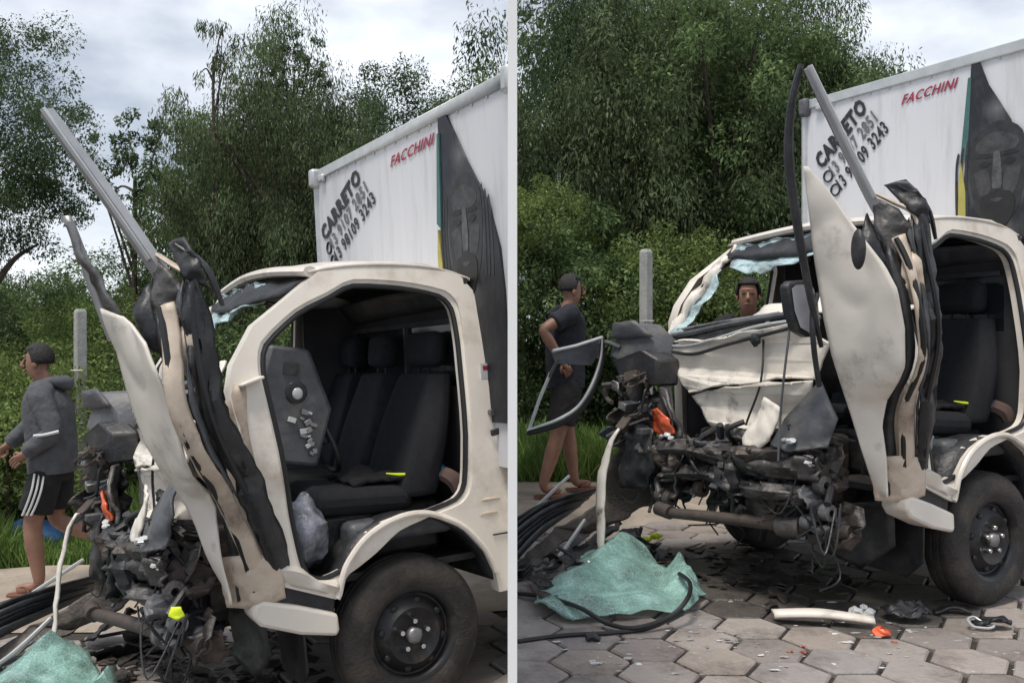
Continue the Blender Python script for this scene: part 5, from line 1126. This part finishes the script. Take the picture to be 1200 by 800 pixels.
sheet([Vector((.07 * math.cos(t) * 1.3 + .04, .05 * math.sin(t), .03)) for t in np.linspace(0, 5.7, 9)], (0, 0, 1), 2, .03, 14, 2, .02).build('shell', black, sg, solid=.012)
MB().tube([(-.06, -.03, .02), (-.07, .0, .045), (-.03, .02, .05), (0, -.02, .03), (.03, -.04, .03), (.0, -.05, .02), (-.06, -.03, .02)], .006, 6, smooth_n=4).build('looped_edge', alu, sg)
p = ground_at(1118, 722); loose('black_bracket', 'bent black plastic bracket between the rag and the front tyre', 'car part', MB().loft([[p + Vector((-.09, 0, .01)), p + Vector((0, .02, .035)), p + Vector((.08, -.01, .012))], [p + Vector((-.08, .05, .015)), p + Vector((0, .07, .03)), p + Vector((.08, .05, .012))]], 10, 3, nvec=(0, 0, 1), crumple=.02), black, solid=.012)
# cables
cab = [ground_at(606, 695, .012), ground_at(640, 699, .05), ground_at(680, 712, .07), ground_at(712, 730, .03), ground_at(745, 735, .03), ground_at(785, 722, .06), ground_at(806, 700, .12), ground_at(808, 682, .13), ground_at(796, 672, .11)]
loose('cable', 'black cable looping over the green windscreen', 'cable', MB().tube(cab, .011, 8, smooth_n=8), seal)
cab = [ground_at(607, 751, .012), ground_at(660, 744, .012), ground_at(715, 741, .014), ground_at(760, 735, .014), ground_at(800, 716, .016)]
loose('cable', 'second black cable lying straight on the paving in front of the windscreen', 'cable', MB().tube(cab, .010, 8, smooth_n=8), seal)
p = ground_at(695, 752); loose('black_stub', 'short black plug on the paving in front of the green windscreen', 'car part', MB().tube([p + Vector((-.03, 0, .02)), p + Vector((0, .01, .025)), p + Vector((.03, -.005, .012))], [.018, .02, .01], 8), black)
# yellow scraps
for k, (px, py, Y) in enumerate([(735, 633, 0), (757, 632, 0), (768, 628, 0)]):
    p = at(px, py, 5.9); loose('yellow_scrap', 'yellow plastic scrap among the black wreckage behind the green windscreen', 'scrap', MB().ball(p, (.045, .03, .018), 8, 5, .25, k), yellow, smooth=False)['group'] = 'yellow scraps behind the windscreen'
p = at(207, 718, 3.6); loose('yellow_tag', 'bright yellow plastic tag on the axle tube beside the torn door foot', 'scrap', sheet([p + Vector((x, y, z)) for x, y, z in [(-.028, 0, -.01), (-.02, 0, .022), (.015, 0, .024), (.03, .01, -.012), (.005, 0, -.026)]], (0, -1, 0), 2, .012, 20, 1), yellow, solid=.01)
# things on the driver's seat and floor of each cab
for P, wd in ((PA, 'cab beside the hooded walker'), (PB, 'cab with the upright door')):
    q = lambda x, y, z: P.M @ Vector((x, y, z))
    s_ = MB()
    for i in range(9):
        for j in range(7):
            s_.v.append(tuple(q(-.12 + i * .035, .30 + j * .05, .97 + .035 * noise.noise(Vector((i * .6, j * .7, 3))) + .05 * math.exp(-((i - 5) ** 2 + (j - 2) ** 2) / 5))))
    s_.f = [(i * 7 + j, i * 7 + j + 1, (i + 1) * 7 + j + 1, (i + 1) * 7 + j) for i in range(8) for j in range(6)]
    loose('jacket', 'dark crumpled jacket on the driver seat of the ' + wd, 'jacket', s_, blackc, solid=.02)
    loose('yellow_band', 'thin yellow band on the jacket in the ' + wd, 'band', MB().tube([q(.0, .60, 1.0), q(-.06, .62, .99), q(-.14, .61, .985), q(-.20, .62, .985)], [.003, .007, .006, .003], 7, smooth_n=5), yellow)
    loose('blue_cap', 'small blue cloth bundle on the driver seat of the ' + wd, 'cloth', MB().ball(q(-.25, .60, .985), (.05, .05, .035), 9, 6, .2, 2), pm('light_blue_cloth', (.05, .30, .48), .8, var=.4, scale=30))
    loose('rolled_cloth', 'brown rolled cloth by the seat in the ' + wd, 'cloth', MB().tube([q(-.27, .63, .97), q(-.30, .68, .94), (q(-.31, .70, .89))], [.035, .04, .03], 8, smooth_n=4), pm('brown_cloth', (.10, .065, .055), .9))
    s_ = MB().ball((0, 0, 0), (.09, .10, .15), 16, 12); s_.v = [tuple(q(.40, .64, .80) + P.Rm @ (Vector(v_) * (1 + .35 * noise.noise(Vector(v_) * 14)))) for v_ in s_.v]
    loose('plastic_bag', 'crumpled shiny plastic bag in the footwell of the ' + wd, 'bag', s_, bagm)
